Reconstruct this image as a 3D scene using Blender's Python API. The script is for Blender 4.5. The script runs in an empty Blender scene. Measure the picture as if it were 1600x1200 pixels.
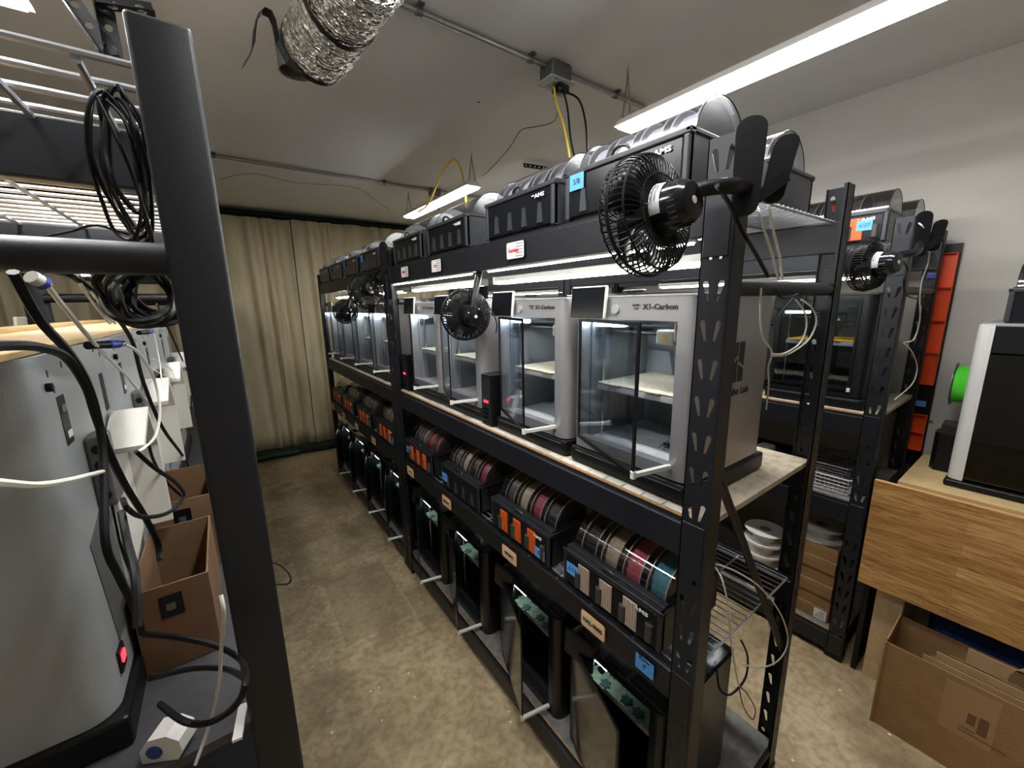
import bpy, bmesh, math, random
from mathutils import Vector, Matrix
from mathutils.geometry import tessellate_polygon
random.seed(7)
PI = math.pi
S = bpy.context.scene
COL = S.collection

# ------------------------------------------------------------------ camera, world, exposure
CAM = Vector((-.815, -.40, 1.73))
F_PX = 622.9
RX = Vector((0.8091184, -0.5873882, -0.0173916))     # camera right in world
RD = Vector((-0.1295294, -0.1494009, -0.9802558))    # camera down in world
RF = Vector((0.5731924, 0.7953958, -0.1969671))      # camera forward in world
cd = bpy.data.cameras.new('camera'); cam = bpy.data.objects.new('camera', cd); COL.objects.link(cam)
cd.sensor_fit = 'HORIZONTAL'; cd.sensor_width = 36; cd.lens = F_PX / 1600 * 36
cd.clip_start = .02; cd.clip_end = 60
m = Matrix.Identity(4)
for i in range(3):
    m[i][0] = RX[i]; m[i][1] = -RD[i]; m[i][2] = -RF[i]; m[i][3] = CAM[i]
cam.matrix_world = m
S.camera = cam
w = bpy.data.worlds.new('world'); S.world = w; w.use_nodes = True
w.node_tree.nodes['Background'].inputs[0].default_value = (.9, .95, 1, 1)
w.node_tree.nodes['Background'].inputs[1].default_value = .05
S.view_settings.view_transform = 'Standard'
S.view_settings.look = 'None'
S.view_settings.gamma = 1
S.view_settings.use_curve_mapping = False
S.view_settings.exposure = 1.5
S.cycles.use_denoising = True
S.cycles.max_bounces = 10
S.cycles.transparent_max_bounces = 24
S.cycles.caustics_reflective = False
S.cycles.caustics_refractive = False
SHOP_LIGHT = 24.0      # emission of the hanging shop lights
STRIP_LIGHT = 17.0     # emission of the tubes under the upper shelves


def at(px, py, ax, val):
    """world point where the sight line of a photo pixel meets the plane axis = val"""
    d = RX * (px - 800) + RD * (py - 600) + RF * F_PX
    return CAM + d * ((val - CAM[ax]) / d[ax])

# ------------------------------------------------------------------ materials
M = {}


def mat(name, col, rough=.5, metal=0., noise=0., nscale=20., bump=0., bscale=60., spec=.5, coat=0.):
    mt = bpy.data.materials.new(name); mt.use_nodes = True
    nt = mt.node_tree; b = nt.nodes['Principled BSDF']
    b.inputs['Base Color'].default_value = (*col, 1)
    b.inputs['Roughness'].default_value = rough
    b.inputs['Metallic'].default_value = metal
    b.inputs['Specular IOR Level'].default_value = spec
    b.inputs['Coat Weight'].default_value = coat
    tc = nt.nodes.new('ShaderNodeTexCoord')
    if noise:
        n = nt.nodes.new('ShaderNodeTexNoise'); n.inputs['Scale'].default_value = nscale; n.inputs['Detail'].default_value = 6
        nt.links.new(tc.outputs['Object'], n.inputs['Vector'])
        r = nt.nodes.new('ShaderNodeValToRGB')
        r.color_ramp.elements[0].position = .3; r.color_ramp.elements[1].position = .7
        r.color_ramp.elements[0].color = (*[c * (1 - noise) for c in col], 1)
        r.color_ramp.elements[1].color = (*[min(1, c * (1 + noise)) for c in col], 1)
        nt.links.new(n.outputs['Fac'], r.inputs['Fac']); nt.links.new(r.outputs['Color'], b.inputs['Base Color'])
    if bump:
        n2 = nt.nodes.new('ShaderNodeTexNoise'); n2.inputs['Scale'].default_value = bscale; n2.inputs['Detail'].default_value = 4
        nt.links.new(tc.outputs['Object'], n2.inputs['Vector'])
        bp = nt.nodes.new('ShaderNodeBump'); bp.inputs['Strength'].default_value = bump; bp.inputs['Distance'].default_value = .01
        nt.links.new(n2.outputs['Fac'], bp.inputs['Height']); nt.links.new(bp.outputs['Normal'], b.inputs['Normal'])
    M[name] = mt
    return mt


def emit(name, col, strength):
    mt = bpy.data.materials.new(name); mt.use_nodes = True
    nt = mt.node_tree; nt.nodes.clear()
    e = nt.nodes.new('ShaderNodeEmission'); e.inputs[0].default_value = (*col, 1); e.inputs[1].default_value = strength
    o = nt.nodes.new('ShaderNodeOutputMaterial'); nt.links.new(e.outputs[0], o.inputs[0])
    M[name] = mt
    return mt


def glass(name, tint, rough=.03, gloss=.12, glosscol=(1, 1, 1)):
    """thin clear sheet: see-through tint with a fresnel gloss on top"""
    mt = bpy.data.materials.new(name); mt.use_nodes = True
    nt = mt.node_tree; nt.nodes.clear()
    t = nt.nodes.new('ShaderNodeBsdfTransparent'); t.inputs[0].default_value = (*tint, 1)
    g = nt.nodes.new('ShaderNodeBsdfGlossy'); g.inputs['Color'].default_value = (*glosscol, 1); g.inputs['Roughness'].default_value = rough
    lw = nt.nodes.new('ShaderNodeLayerWeight'); lw.inputs['Blend'].default_value = .35
    mp = nt.nodes.new('ShaderNodeMapRange'); mp.inputs[3].default_value = gloss * .5; mp.inputs[4].default_value = min(1, gloss * 5)
    nt.links.new(lw.outputs['Fresnel'], mp.inputs[0])
    mx = nt.nodes.new('ShaderNodeMixShader')
    nt.links.new(mp.outputs[0], mx.inputs[0]); nt.links.new(t.outputs[0], mx.inputs[1]); nt.links.new(g.outputs[0], mx.inputs[2])
    o = nt.nodes.new('ShaderNodeOutputMaterial'); nt.links.new(mx.outputs[0], o.inputs[0])
    M[name] = mt
    return mt


mat('rack', (.009, .010, .0145), .46, .05, bump=.06, bscale=600)
mat('black', (.005, .005, .006), .40, spec=.3)
mat('blackgloss', (.005, .006, .008), .16)
mat('rubber', (.004, .004, .005), .45, spec=.25)
mat('darkplastic', (.015, .016, .019), .4)
mat('ams_grey', (.035, .037, .043), .38, noise=.12, nscale=40)
mat('ams_window', (.008, .009, .011), .22, spec=.3)
mat('silver', (.42, .41, .42), .34, .55, bump=.1, bscale=700)
mat('silverback', (.36, .38, .385), .46, .25, bump=.06, bscale=500)
mat('printerblack', (.012, .012, .014), .3, .2)
mat('greypanel', (.30, .32, .33), .5)
mat('chamberfloor', (.55, .56, .56), .5, noise=.12, nscale=30)
mat('liner', (.24, .26, .28), .45)
mat('linerblack', (.02, .022, .025), .45)
mat('whiteplastic', (.78, .77, .74), .4)
mat('offwhite', (.6, .58, .53), .5)
mat('chrome', (.6, .6, .6), .2, 1.)
mat('wire', (.50, .52, .56), .3, .5)
mat('steel', (.38, .37, .35), .35, .9, noise=.15, nscale=60)
mat('greybox', (.16, .16, .155), .5, .6, noise=.2, nscale=80)
mat('paper', (.8, .8, .78), .7)
mat('bluetape', (.10, .36, .82), .7, noise=.08, nscale=60)
mat('ink', (.01, .01, .012), .6)
mat('redink', (.7, .03, .03), .6)
mat('orangelabel', (.92, .42, .18), .55)
mat('creamlabel', (1, .80, .56), .55)
mat('lettering', (.8, .8, .8), .4)
mat('darklettering', (.02, .02, .022), .4)
mat('yellowcord', (.75, .50, .04), .5)
mat('yellowmark', (.9, .65, .02), .5)
mat('orangetray', (.78, .075, .008), .42)
mat('orangepack', (.62, .10, .012), .5)
mat('beigepack', (.40, .31, .24), .6)
mat('greypack', (.045, .043, .042), .5)
mat('bed', (.50, .49, .47), .4, .3)
mat('plate_gold', (.52, .46, .34), .6, .1, noise=.5, nscale=330)
mat('plate_grey', (.15, .19, .15), .55, .1, noise=.3, nscale=60)
mat('plate_orange', (.85, .42, .02), .5)
mat('printpart', (.012, .032, .038), .55)
mat('printpart_light', (.22, .30, .28), .5)
mat('redlight_off', (.4, .02, .02), .3)
mat('ptfe', (.72, .70, .64), .35)
mat('ptfe_bluecollar', (.03, .05, .30), .4)
mat('cardboard', (.29, .16, .068), .8, noise=.12, nscale=15, bump=.15, bscale=120)
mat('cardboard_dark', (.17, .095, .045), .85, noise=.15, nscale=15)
mat('cardboard_pale', (.46, .29, .15), .8, noise=.1, nscale=20)
mat('print_on_card', (.14, .07, .033), .85)
mat('packtape', (.34, .20, .095), .45)
mat('deckboard', (.40, .34, .25), .75, noise=.25, nscale=35)
mat('decktop', (.50, .47, .40), .7, noise=.12, nscale=50)
mat('deckedge', (.62, .32, .12), .75, noise=.25, nscale=90)
mat('darkdeck', (.17, .165, .155), .7, noise=.25, nscale=40)
mat('leftdeck', (.055, .055, .060), .6, noise=.15, nscale=50)
mat('pine', (.62, .44, .22), .6, noise=.08, nscale=30)
mat('pine_edge', (.66, .40, .17), .6)
mat('postpine', (.55, .40, .23), .7, noise=.12, nscale=30)
mat('stopper', (.01, .013, .010), .8)
mat('stoppergreen', (.012, .06, .025), .7)
mat('bluebag', (.015, .035, .12), .35, noise=.4, nscale=8)
mat('grid_white', (.62, .63, .64), .45)
mat('grid_grey', (.10, .10, .105), .5)
mat('spoolwhite', (.80, .79, .76), .5)
mat('greenfil', (.13, .85, .06), .45)
mat('whitepvc', (.62, .61, .59), .5)
mat('fanlabel', (.62, .62, .64), .4)
mat('chaincol', (.25, .24, .22), .4, .8)
for nm, c in dict(fil_grey=(.10, .10, .10), fil_dark=(.018, .02, .024), fil_cream=(.55, .46, .34), fil_pink=(.62, .13, .19), fil_blue=(.09, .33, .43),
                  fil_red=(.5, .03, .04), fil_magenta=(.40, .06, .10), fil_brown=(.16, .12, .09), fil_orange=(.75, .10, .02), fil_silver=(.36, .37, .39)).items():
    mat(nm, c, .4, noise=.12, nscale=120)
mat('flange', (.16, .15, .15), .25)
mat('flange_light', (.45, .42, .40), .35)
emit('tube_light', (.98, .985, .97), SHOP_LIGHT)
emit('tube_added', (.98, .985, .97), SHOP_LIGHT * 1.05)  # only for the added lamp over the aisle
emit('strip_light', (1, .98, .93), STRIP_LIGHT)
emit('strip_dim', (1, .95, .84), 5.)
emit('chamber_light', (.80, .93, 1.0), 16.)
emit('chamber_dim', (.80, 1.0, .92), 6.)
emit('warm_tube', (1, .62, .22), 2.5)
emit('red_led', (1, .02, .03), 2.2)
emit('bed_light', (.85, 1.0, .9), 5.)
glass('doorglass', (.84, .88, .93), .02, .08)
glass('lidglass', (.80, .84, .88), .04, .16)
glass('smoke', (.80, .81, .86), .22, .14)
glass('smoke_dark', (.42, .42, .45), .10, .18)
glass('clearlid', (.80, .78, .78), .05, .14)
glass('tintedglass', (.02, .03, .035), .03, .07)


def mat_foil():
    mt = mat('foil', (.75, .73, .68), .22, 1.)
    nt = mt.node_tree; b = nt.nodes['Principled BSDF']
    tc = nt.nodes.new('ShaderNodeTexCoord')
    v = nt.nodes.new('ShaderNodeTexVoronoi'); v.inputs['Scale'].default_value = 55; v.feature = 'F1'
    n = nt.nodes.new('ShaderNodeTexNoise'); n.inputs['Scale'].default_value = 70; n.inputs['Detail'].default_value = 5
    wv = nt.nodes.new('ShaderNodeTexWave'); wv.inputs['Scale'].default_value = 26; wv.inputs['Distortion'].default_value = 8; wv.bands_direction = 'Y'
    for x in (v, n, wv): nt.links.new(tc.outputs['Object'], x.inputs['Vector'])
    a = nt.nodes.new('ShaderNodeMath'); nt.links.new(v.outputs['Distance'], a.inputs[0]); nt.links.new(n.outputs['Fac'], a.inputs[1])
    a2 = nt.nodes.new('ShaderNodeMath'); nt.links.new(a.outputs[0], a2.inputs[0]); nt.links.new(wv.outputs['Fac'], a2.inputs[1])
    bp = nt.nodes.new('ShaderNodeBump'); bp.inputs['Strength'].default_value = 1; bp.inputs['Distance'].default_value = .012
    nt.links.new(a2.outputs[0], bp.inputs['Height']); nt.links.new(bp.outputs['Normal'], b.inputs['Normal'])


mat_foil()


def mat_oak():
    mt = mat('oak', (.5, .28, .1), .42)
    nt = mt.node_tree; b = nt.nodes['Principled BSDF']
    tc = nt.nodes.new('ShaderNodeTexCoord')
    sp = nt.nodes.new('ShaderNodeSeparateXYZ'); nt.links.new(tc.outputs['Object'], sp.inputs[0])
    cb = nt.nodes.new('ShaderNodeCombineXYZ'); nt.links.new(sp.outputs['Y'], cb.inputs[0]); nt.links.new(sp.outputs['Z'], cb.inputs[1])
    br = nt.nodes.new('ShaderNodeTexBrick'); br.inputs['Scale'].default_value = 1
    br.inputs['Brick Width'].default_value = .55; br.inputs['Row Height'].default_value = .047; br.inputs['Mortar Size'].default_value = .0006
    br.inputs['Color1'].default_value = (.52, .275, .09, 1); br.inputs['Color2'].default_value = (.72, .43, .17, 1); br.inputs['Mortar'].default_value = (.30, .14, .045, 1)
    nt.links.new(cb.outputs[0], br.inputs['Vector'])
    mp = nt.nodes.new('ShaderNodeMapping'); mp.inputs['Scale'].default_value = (1, 1.6, 22); nt.links.new(tc.outputs['Object'], mp.inputs[0])
    n = nt.nodes.new('ShaderNodeTexNoise'); n.inputs['Scale'].default_value = 4.5; n.inputs['Detail'].default_value = 8; n.inputs['Distortion'].default_value = 1.4
    nt.links.new(mp.outputs[0], n.inputs['Vector'])
    r = nt.nodes.new('ShaderNodeValToRGB'); r.color_ramp.elements[0].position = .32; r.color_ramp.elements[1].position = .62
    r.color_ramp.elements[0].color = (.42, .32, .20, 1); r.color_ramp.elements[1].color = (1, 1, 1, 1)
    nt.links.new(n.outputs['Fac'], r.inputs['Fac'])
    mx = nt.nodes.new('ShaderNodeMix'); mx.data_type = 'RGBA'; mx.blend_type = 'MULTIPLY'; mx.inputs[0].default_value = .9
    nt.links.new(br.outputs['Color'], mx.inputs[6]); nt.links.new(r.outputs['Color'], mx.inputs[7])
    nt.links.new(mx.outputs[2], b.inputs['Base Color'])


mat_oak()


def ramp(nt, src, p0, c0, p1, c1):
    r = nt.nodes.new('ShaderNodeValToRGB')
    r.color_ramp.elements[0].position = p0; r.color_ramp.elements[0].color = c0
    r.color_ramp.elements[1].position = p1; r.color_ramp.elements[1].color = c1
    nt.links.new(src, r.inputs['Fac'])
    return r.outputs['Color']


def mixc(nt, fac, a, bcol, blend='MIX'):
    mx = nt.nodes.new('ShaderNodeMix'); mx.data_type = 'RGBA'; mx.blend_type = blend
    if isinstance(fac, float): mx.inputs[0].default_value = fac
    else: nt.links.new(fac, mx.inputs[0])
    for k, v in ((6, a), (7, bcol)):
        if isinstance(v, tuple): mx.inputs[k].default_value = v
        else: nt.links.new(v, mx.inputs[k])
    return mx.outputs[2]


def noise(nt, vec, sc, det=6, dist=0.):
    n = nt.nodes.new('ShaderNodeTexNoise'); n.inputs['Scale'].default_value = sc; n.inputs['Detail'].default_value = det; n.inputs['Distortion'].default_value = dist
    nt.links.new(vec, n.inputs['Vector'])
    return n.outputs['Fac']


def mat_floor():
    mt = mat('concrete', (.3, .24, .15), .55)
    nt = mt.node_tree; b = nt.nodes['Principled BSDF']
    tc = nt.nodes.new('ShaderNodeTexCoord'); v = tc.outputs['Object']
    base = ramp(nt, noise(nt, v, 1.6, 12, .3), .35, (.38, .285, .165, 1), .65, (.62, .50, .32, 1))
    fine = ramp(nt, noise(nt, v, 34, 12, .25), .34, (.62, .58, .50, 1), .58, (1, 1, 1, 1))
    c = mixc(nt, .75, base, fine, 'MULTIPLY')
    c = mixc(nt, .4, c, ramp(nt, noise(nt, v, 8.5, 14, .4), .38, (.55, .50, .42, 1), .62, (1.0, 1.0, 1.0, 1)), 'MULTIPLY')
    st = ramp(nt, noise(nt, v, 2.6, 14, .35), .54, (0, 0, 0, 1), .74, (.85, .85, .85, 1))
    c = mixc(nt, st, c, (.17, .12, .065, 1))
    vo = nt.nodes.new('ShaderNodeTexVoronoi'); vo.inputs['Scale'].default_value = 17; nt.links.new(v, vo.inputs['Vector'])
    sp = ramp(nt, vo.outputs['Distance'], .075, (1, 1, 1, 1), .11, (0, 0, 0, 1))
    gate = ramp(nt, noise(nt, v, 2.3, 6), .5, (0, 0, 0, 1), .56, (1, 1, 1, 1))
    spm = mixc(nt, 1., sp, gate, 'MULTIPLY')
    c = mixc(nt, spm, c, (.85, .78, .62, 1))
    # rectangular repair patches, a little darker than the slab
    sx = nt.nodes.new('ShaderNodeSeparateXYZ'); nt.links.new(v, sx.inputs[0])

    def band(sock, lo, hi):
        a = nt.nodes.new('ShaderNodeMath'); a.operation = 'GREATER_THAN'; nt.links.new(sock, a.inputs[0]); a.inputs[1].default_value = lo
        b2 = nt.nodes.new('ShaderNodeMath'); b2.operation = 'LESS_THAN'; nt.links.new(sock, b2.inputs[0]); b2.inputs[1].default_value = hi
        c2 = nt.nodes.new('ShaderNodeMath'); c2.operation = 'MULTIPLY'; nt.links.new(a.outputs[0], c2.inputs[0]); nt.links.new(b2.outputs[0], c2.inputs[1])
        return c2.outputs[0]
    for (x0, x1, y0, y1, k) in ((-.50, -.13, 1.55, 2.16, .45), (-.62, -.02, 2.3, 2.75, .35), (-.12, .02, 1.42, 1.75, .4)):
        mm = nt.nodes.new('ShaderNodeMath'); mm.operation = 'MULTIPLY'
        nt.links.new(band(sx.outputs['X'], x0, x1), mm.inputs[0]); nt.links.new(band(sx.outputs['Y'], y0, y1), mm.inputs[1])
        m2 = nt.nodes.new('ShaderNodeMath'); m2.operation = 'MULTIPLY'; nt.links.new(mm.outputs[0], m2.inputs[0]); m2.inputs[1].default_value = k
        c = mixc(nt, m2.outputs[0], c, (.20, .15, .085, 1))
    nt.links.new(c, b.inputs['Base Color'])
    nt.links.new(ramp(nt, noise(nt, v, 7, 6), .3, (.35, .35, .35, 1), .7, (.7, .7, .7, 1)), b.inputs['Roughness'])
    bp = nt.nodes.new('ShaderNodeBump'); bp.inputs['Strength'].default_value = .25; bp.inputs['Distance'].default_value = .006
    nt.links.new(noise(nt, v, 40, 8), bp.inputs['Height']); nt.links.new(bp.outputs['Normal'], b.inputs['Normal'])


mat_floor()


def mat_plaster(name, c0, c1, bs=.12):
    mt = mat(name, c0, .85)
    nt = mt.node_tree; b = nt.nodes['Principled BSDF']
    tc = nt.nodes.new('ShaderNodeTexCoord'); v = tc.outputs['Object']
    c = ramp(nt, noise(nt, v, 1.3, 6, .4), .3, (*c0, 1), .7, (*c1, 1))
    vo = nt.nodes.new('ShaderNodeTexVoronoi'); vo.inputs['Scale'].default_value = 2.6; nt.links.new(v, vo.inputs['Vector'])
    sp = ramp(nt, vo.outputs['Distance'], .018, (1, 1, 1, 1), .028, (0, 0, 0, 1))
    c = mixc(nt, sp, c, (.08, .07, .05, 1))
    nt.links.new(c, b.inputs['Base Color'])
    bp = nt.nodes.new('ShaderNodeBump'); bp.inputs['Strength'].default_value = bs; bp.inputs['Distance'].default_value = .02
    nt.links.new(noise(nt, v, 9, 8), bp.inputs['Height']); nt.links.new(bp.outputs['Normal'], b.inputs['Normal'])


mat_plaster('ceilingpaint', (.78, .78, .77), (.85, .85, .84))
mat_plaster('wallpaint', (.52, .50, .46), (.60, .57, .53), .2)


def mat_cloth():
    mt = mat('curtaincloth', (.6, .5, .3), .9)
    nt = mt.node_tree; b = nt.nodes['Principled BSDF']
    tc = nt.nodes.new('ShaderNodeTexCoord')
    mp = nt.nodes.new('ShaderNodeMapping'); mp.inputs['Scale'].default_value = (1, 1, .25); nt.links.new(tc.outputs['Object'], mp.inputs[0])
    nt.links.new(ramp(nt, noise(nt, mp.outputs[0], 12, 8), .3, (.62, .53, .345, 1), .7, (.74, .65, .45, 1)), b.inputs['Base Color'])
    bp = nt.nodes.new('ShaderNodeBump'); bp.inputs['Strength'].default_value = .3; bp.inputs['Distance'].default_value = .01
    nt.links.new(noise(nt, tc.outputs['Object'], 30, 6), bp.inputs['Height']); nt.links.new(bp.outputs['Normal'], b.inputs['Normal'])


mat_cloth()

# ------------------------------------------------------------------ mesh helpers


class MB:
    def __init__(s): s.bm = bmesh.new()

    def box(s, x0, y0, z0, x1, y1, z1, bev=0., seg=2):
        r = bmesh.ops.create_cube(s.bm, size=1)
        for v in r['verts']:
            v.co = Vector(((x0 + x1) / 2 + v.co.x * abs(x1 - x0), (y0 + y1) / 2 + v.co.y * abs(y1 - y0), (z0 + z1) / 2 + v.co.z * abs(z1 - z0)))
        if bev:
            ed = {e for v in r['verts'] for e in v.link_edges}
            bmesh.ops.bevel(s.bm, geom=list(ed), offset=bev, segments=seg, affect='EDGES', profile=.5)
        return s

    def bar(s, p0, p1, wd, ht, up=(0, 0, 1)):
        p0 = Vector(p0); p1 = Vector(p1); d = (p1 - p0).normalized(); up = Vector(up)
        u = d.cross(up).normalized(); v = u.cross(d)
        vs = []
        for p in (p0, p1):
            for a, b in ((-1, -1), (1, -1), (1, 1), (-1, 1)):
                vs.append(s.bm.verts.new(p + u * a * wd / 2 + v * b * ht / 2))
        for f in ((0, 1, 2, 3), (7, 6, 5, 4), (0, 4, 5, 1), (1, 5, 6, 2), (2, 6, 7, 3), (3, 7, 4, 0)):
            s.bm.faces.new([vs[i] for i in f])
        return s

    def cyl(s, p0, p1, r, seg=12, r2=None, caps=True):
        p0 = Vector(p0); p1 = Vector(p1); d = (p1 - p0).normalized()
        u = d.orthogonal().normalized(); v = d.cross(u); r2 = r if r2 is None else r2
        a = []; b = []
        for i in range(seg):
            t = 2 * PI * i / seg; o = u * math.cos(t) + v * math.sin(t)
            a.append(s.bm.verts.new(p0 + o * r)); b.append(s.bm.verts.new(p1 + o * r2))
        for i in range(seg):
            j = (i + 1) % seg; s.bm.faces.new((a[i], a[j], b[j], b[i]))
        if caps:
            s.bm.faces.new(a[::-1]); s.bm.faces.new(b)
        return s

    def tube(s, pts, r, seg=6, sub=6, closed=False):
        pts = [Vector(p) for p in pts]
        if sub > 1 and len(pts) > 2:
            out = []
            n = len(pts)
            rng = range(n) if closed else range(n - 1)
            for i in rng:
                if closed: p0, p1, p2, p3 = pts[i - 1], pts[i], pts[(i + 1) % n], pts[(i + 2) % n]
                else: p0, p1, p2, p3 = pts[max(i - 1, 0)], pts[i], pts[i + 1], pts[min(i + 2, n - 1)]
                for k in range(sub):
                    t = k / sub
                    out.append(.5 * ((2 * p1) + (p2 - p0) * t + (2 * p0 - 5 * p1 + 4 * p2 - p3) * t * t + (3 * p1 - p0 - 3 * p2 + p3) * t ** 3))
            if not closed: out.append(pts[-1])
            pts = out
        rings = []; u = None; n = len(pts)
        for i, p in enumerate(pts):
            if closed: d = (pts[(i + 1) % n] - pts[i - 1])
            else: d = pts[min(i + 1, n - 1)] - pts[max(i - 1, 0)]
            if d.length < 1e-7: d = Vector((0, 0, 1))
            d.normalize()
            if u is None: u = d.orthogonal().normalized()
            else:
                u = (u - d * u.dot(d))
                u = u.normalized() if u.length > 1e-6 else d.orthogonal().normalized()
            v = d.cross(u)
            rings.append([s.bm.verts.new(p + (u * math.cos(2 * PI * k / seg) + v * math.sin(2 * PI * k / seg)) * r) for k in range(seg)])
        for i in range(n if closed else n - 1):
            a, b = rings[i], rings[(i + 1) % n]
            for k in range(seg):
                kk = (k + 1) % seg; s.bm.faces.new((a[k], a[kk], b[kk], b[k]))
        if not closed:
            s.bm.faces.new(rings[0][::-1]); s.bm.faces.new(rings[-1])
        return s

    def ribbon(s, pts, side, wd, th=.0015):
        """a strap through pts, side = width direction"""
        pts = [Vector(p) for p in pts]; side = Vector(side).normalized(); L = []
        for i, p in enumerate(pts):
            d = (pts[min(i + 1, len(pts) - 1)] - pts[max(i - 1, 0)]).normalized(); n = d.cross(side).normalized()
            L.append([s.bm.verts.new(p + side * a * wd / 2 + n * b * th / 2) for a, b in ((-1, -1), (1, -1), (1, 1), (-1, 1))])
        for a, b in zip(L, L[1:]):
            for k in range(4):
                kk = (k + 1) % 4; s.bm.faces.new((a[k], a[kk], b[kk], b[k]))
        s.bm.faces.new(L[0][::-1]); s.bm.faces.new(L[-1])
        return s

    def prism(s, poly, ax, a0, a1):
        """poly in the two other axes (cyclic order), extruded along ax from a0 to a1"""
        def P(q, a):
            if ax == 0: return Vector((a, q[0], q[1]))
            if ax == 1: return Vector((q[0], a, q[1]))
            return Vector((q[0], q[1], a))
        A = [s.bm.verts.new(P(q, a0)) for q in poly]; B = [s.bm.verts.new(P(q, a1)) for q in poly]
        n = len(poly)
        for i in range(n):
            j = (i + 1) % n; s.bm.faces.new((A[i], A[j], B[j], B[i]))
        tri = tessellate_polygon([[Vector((q[0], q[1], 0)) for q in poly]])
        for t in tri:
            try:
                s.bm.faces.new([A[i] for i in t]); s.bm.faces.new([B[i] for i in t[::-1]])
            except ValueError: pass
        return s

    def lathe(s, prof, c, axis, seg=24, a0=0., a1=2 * PI):
        """prof = [(distance along axis, radius)...]"""
        c = Vector(c); d = Vector(axis).normalized(); u = d.orthogonal().normalized(); v = d.cross(u)
        full = abs(a1 - a0 - 2 * PI) < 1e-6; ns = seg if full else seg + 1
        R = []
        for i in range(ns):
            t = a0 + (a1 - a0) * i / seg; o = u * math.cos(t) + v * math.sin(t)
            R.append([s.bm.verts.new(c + d * h + o * r) for h, r in prof])
        for i in range(seg):
            a, b = R[i], R[(i + 1) % ns]
            for k in range(len(prof) - 1): s.bm.faces.new((a[k], b[k], b[k + 1], a[k + 1]))
        return s

    def holes(s, o, u, v, wd, ht, cells, th, nrm):
        """plate with tapered keyholes; o corner, u width direction, v height direction; cells=(pitch, [hole polygons in cell coords])"""
        o = Vector(o); u = Vector(u); v = Vector(v); nrm = Vector(nrm)
        pitch, hs = cells; n = max(1, int(ht / pitch)); p = ht / n
        for k in range(n):
            z0 = k * p
            outer = [(0, 0), (wd, 0), (wd, p), (0, p)]
            loops = [outer] + [[(x, y * p / pitch) for x, y in h] for h in hs]
            flat = [q for L in loops for q in L]
            tri = tessellate_polygon([[Vector((q[0], q[1], 0)) for q in L] for L in loops])
            A = [s.bm.verts.new(o + u * q[0] + v * (q[1] + z0)) for q in flat]
            B = [s.bm.verts.new(o + u * q[0] + v * (q[1] + z0) + nrm * th) for q in flat]
            for t in tri:
                s.bm.faces.new([A[i] for i in t]); s.bm.faces.new([B[i] for i in t[::-1]])
            st = 0
            for li, L in enumerate(loops):
                for i in range(len(L)):
                    a = st + i; b = st + (i + 1) % len(L)
                    if li == 0 and i in (0, 2): continue
                    s.bm.faces.new((A[a], A[b], B[b], B[a]))
                st += len(L)
        return s

    def build(s, name, mt, parent=None, smooth=False, loc=None, fixn=True):
        if fixn: bmesh.ops.recalc_face_normals(s.bm, faces=s.bm.faces)
        me = bpy.data.meshes.new(name); s.bm.to_mesh(me); s.bm.free()
        if isinstance(mt, (list, tuple)):
            for x in mt: me.materials.append(M[x])
        else: me.materials.append(M[mt])
        if smooth:
            me.polygons.foreach_set('use_smooth', [True] * len(me.polygons))
            me.set_sharp_from_angle(angle=math.radians(40))
        o = bpy.data.objects.new(name, me); COL.objects.link(o)
        if loc: o.location = loc
        if parent: o.parent = parent
        return o


def empty(name, loc=(0, 0, 0), rz=0.):
    o = bpy.data.objects.new(name, None); COL.objects.link(o); o.location = loc; o.rotation_euler = (0, 0, rz)
    o.empty_display_size = .05
    return o


def tag(o, label, cat, group=None, kind=None):
    o['label'] = label; o['category'] = cat
    if group: o['group'] = group
    if kind: o['kind'] = kind
    return o


def struct(o):
    o['kind'] = 'structure'; return o


KIDS = {}


def kids(o):
    return [c for c in o.children]


def copy_tree(o, loc=None, rz=None, parent=None):
    def rec(src, par):
        c = src.copy(); COL.objects.link(c)
        if par: c.parent = par; c.matrix_parent_inverse = src.matrix_parent_inverse
        for ch in list(src.children): rec(ch, c)
        return c
    c = rec(o, parent)
    if loc is not None: c.location = loc
    if rz is not None: c.rotation_euler = (0, 0, rz)
    for k in ('group',):
        if k in c: del c[k]
    return c


FONTS = {}


def text(body, size, loc, face, mt, parent=None, name='lettering', align='CENTER', shear=0., bold=0., wide=1.):
    key = (body, size, align, mt, shear, bold)
    if key not in FONTS:
        cu = bpy.data.curves.new(name, 'FONT'); cu.body = body; cu.size = size; cu.align_x = align; cu.align_y = 'CENTER'; cu.extrude = .0003
        cu.resolution_u = 2; cu.shear = shear; cu.offset = bold
        tmp = bpy.data.objects.new('tmp', cu); me = bpy.data.meshes.new_from_object(tmp); bpy.data.objects.remove(tmp); bpy.data.curves.remove(cu)
        for v in me.vertices: v.co.x *= wide
        me.materials.clear(); me.materials.append(M[mt]); FONTS[key] = me
    o = bpy.data.objects.new(name, FONTS[key]); COL.objects.link(o)
    ax = {'-x': ((0, -1, 0), (0, 0, 1)), '-y': ((1, 0, 0), (0, 0, 1)), '+x': ((0, 1, 0), (0, 0, 1))}[face]
    X = Vector(ax[0]); Y = Vector(ax[1]); Z = X.cross(Y)
    mm = Matrix.Identity(4)
    for i in range(3): mm[i][0] = X[i]; mm[i][1] = Y[i]; mm[i][2] = Z[i]; mm[i][3] = loc[i]
    o.matrix_local = mm
    if parent: o.parent = parent
    return o


def arc(cx, cy, r, a0, a1, n=8):
    return [(cx + r * math.cos(math.radians(a0 + (a1 - a0) * i / n)), cy + r * math.sin(math.radians(a0 + (a1 - a0) * i / n))) for i in range(n + 1)]


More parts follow.
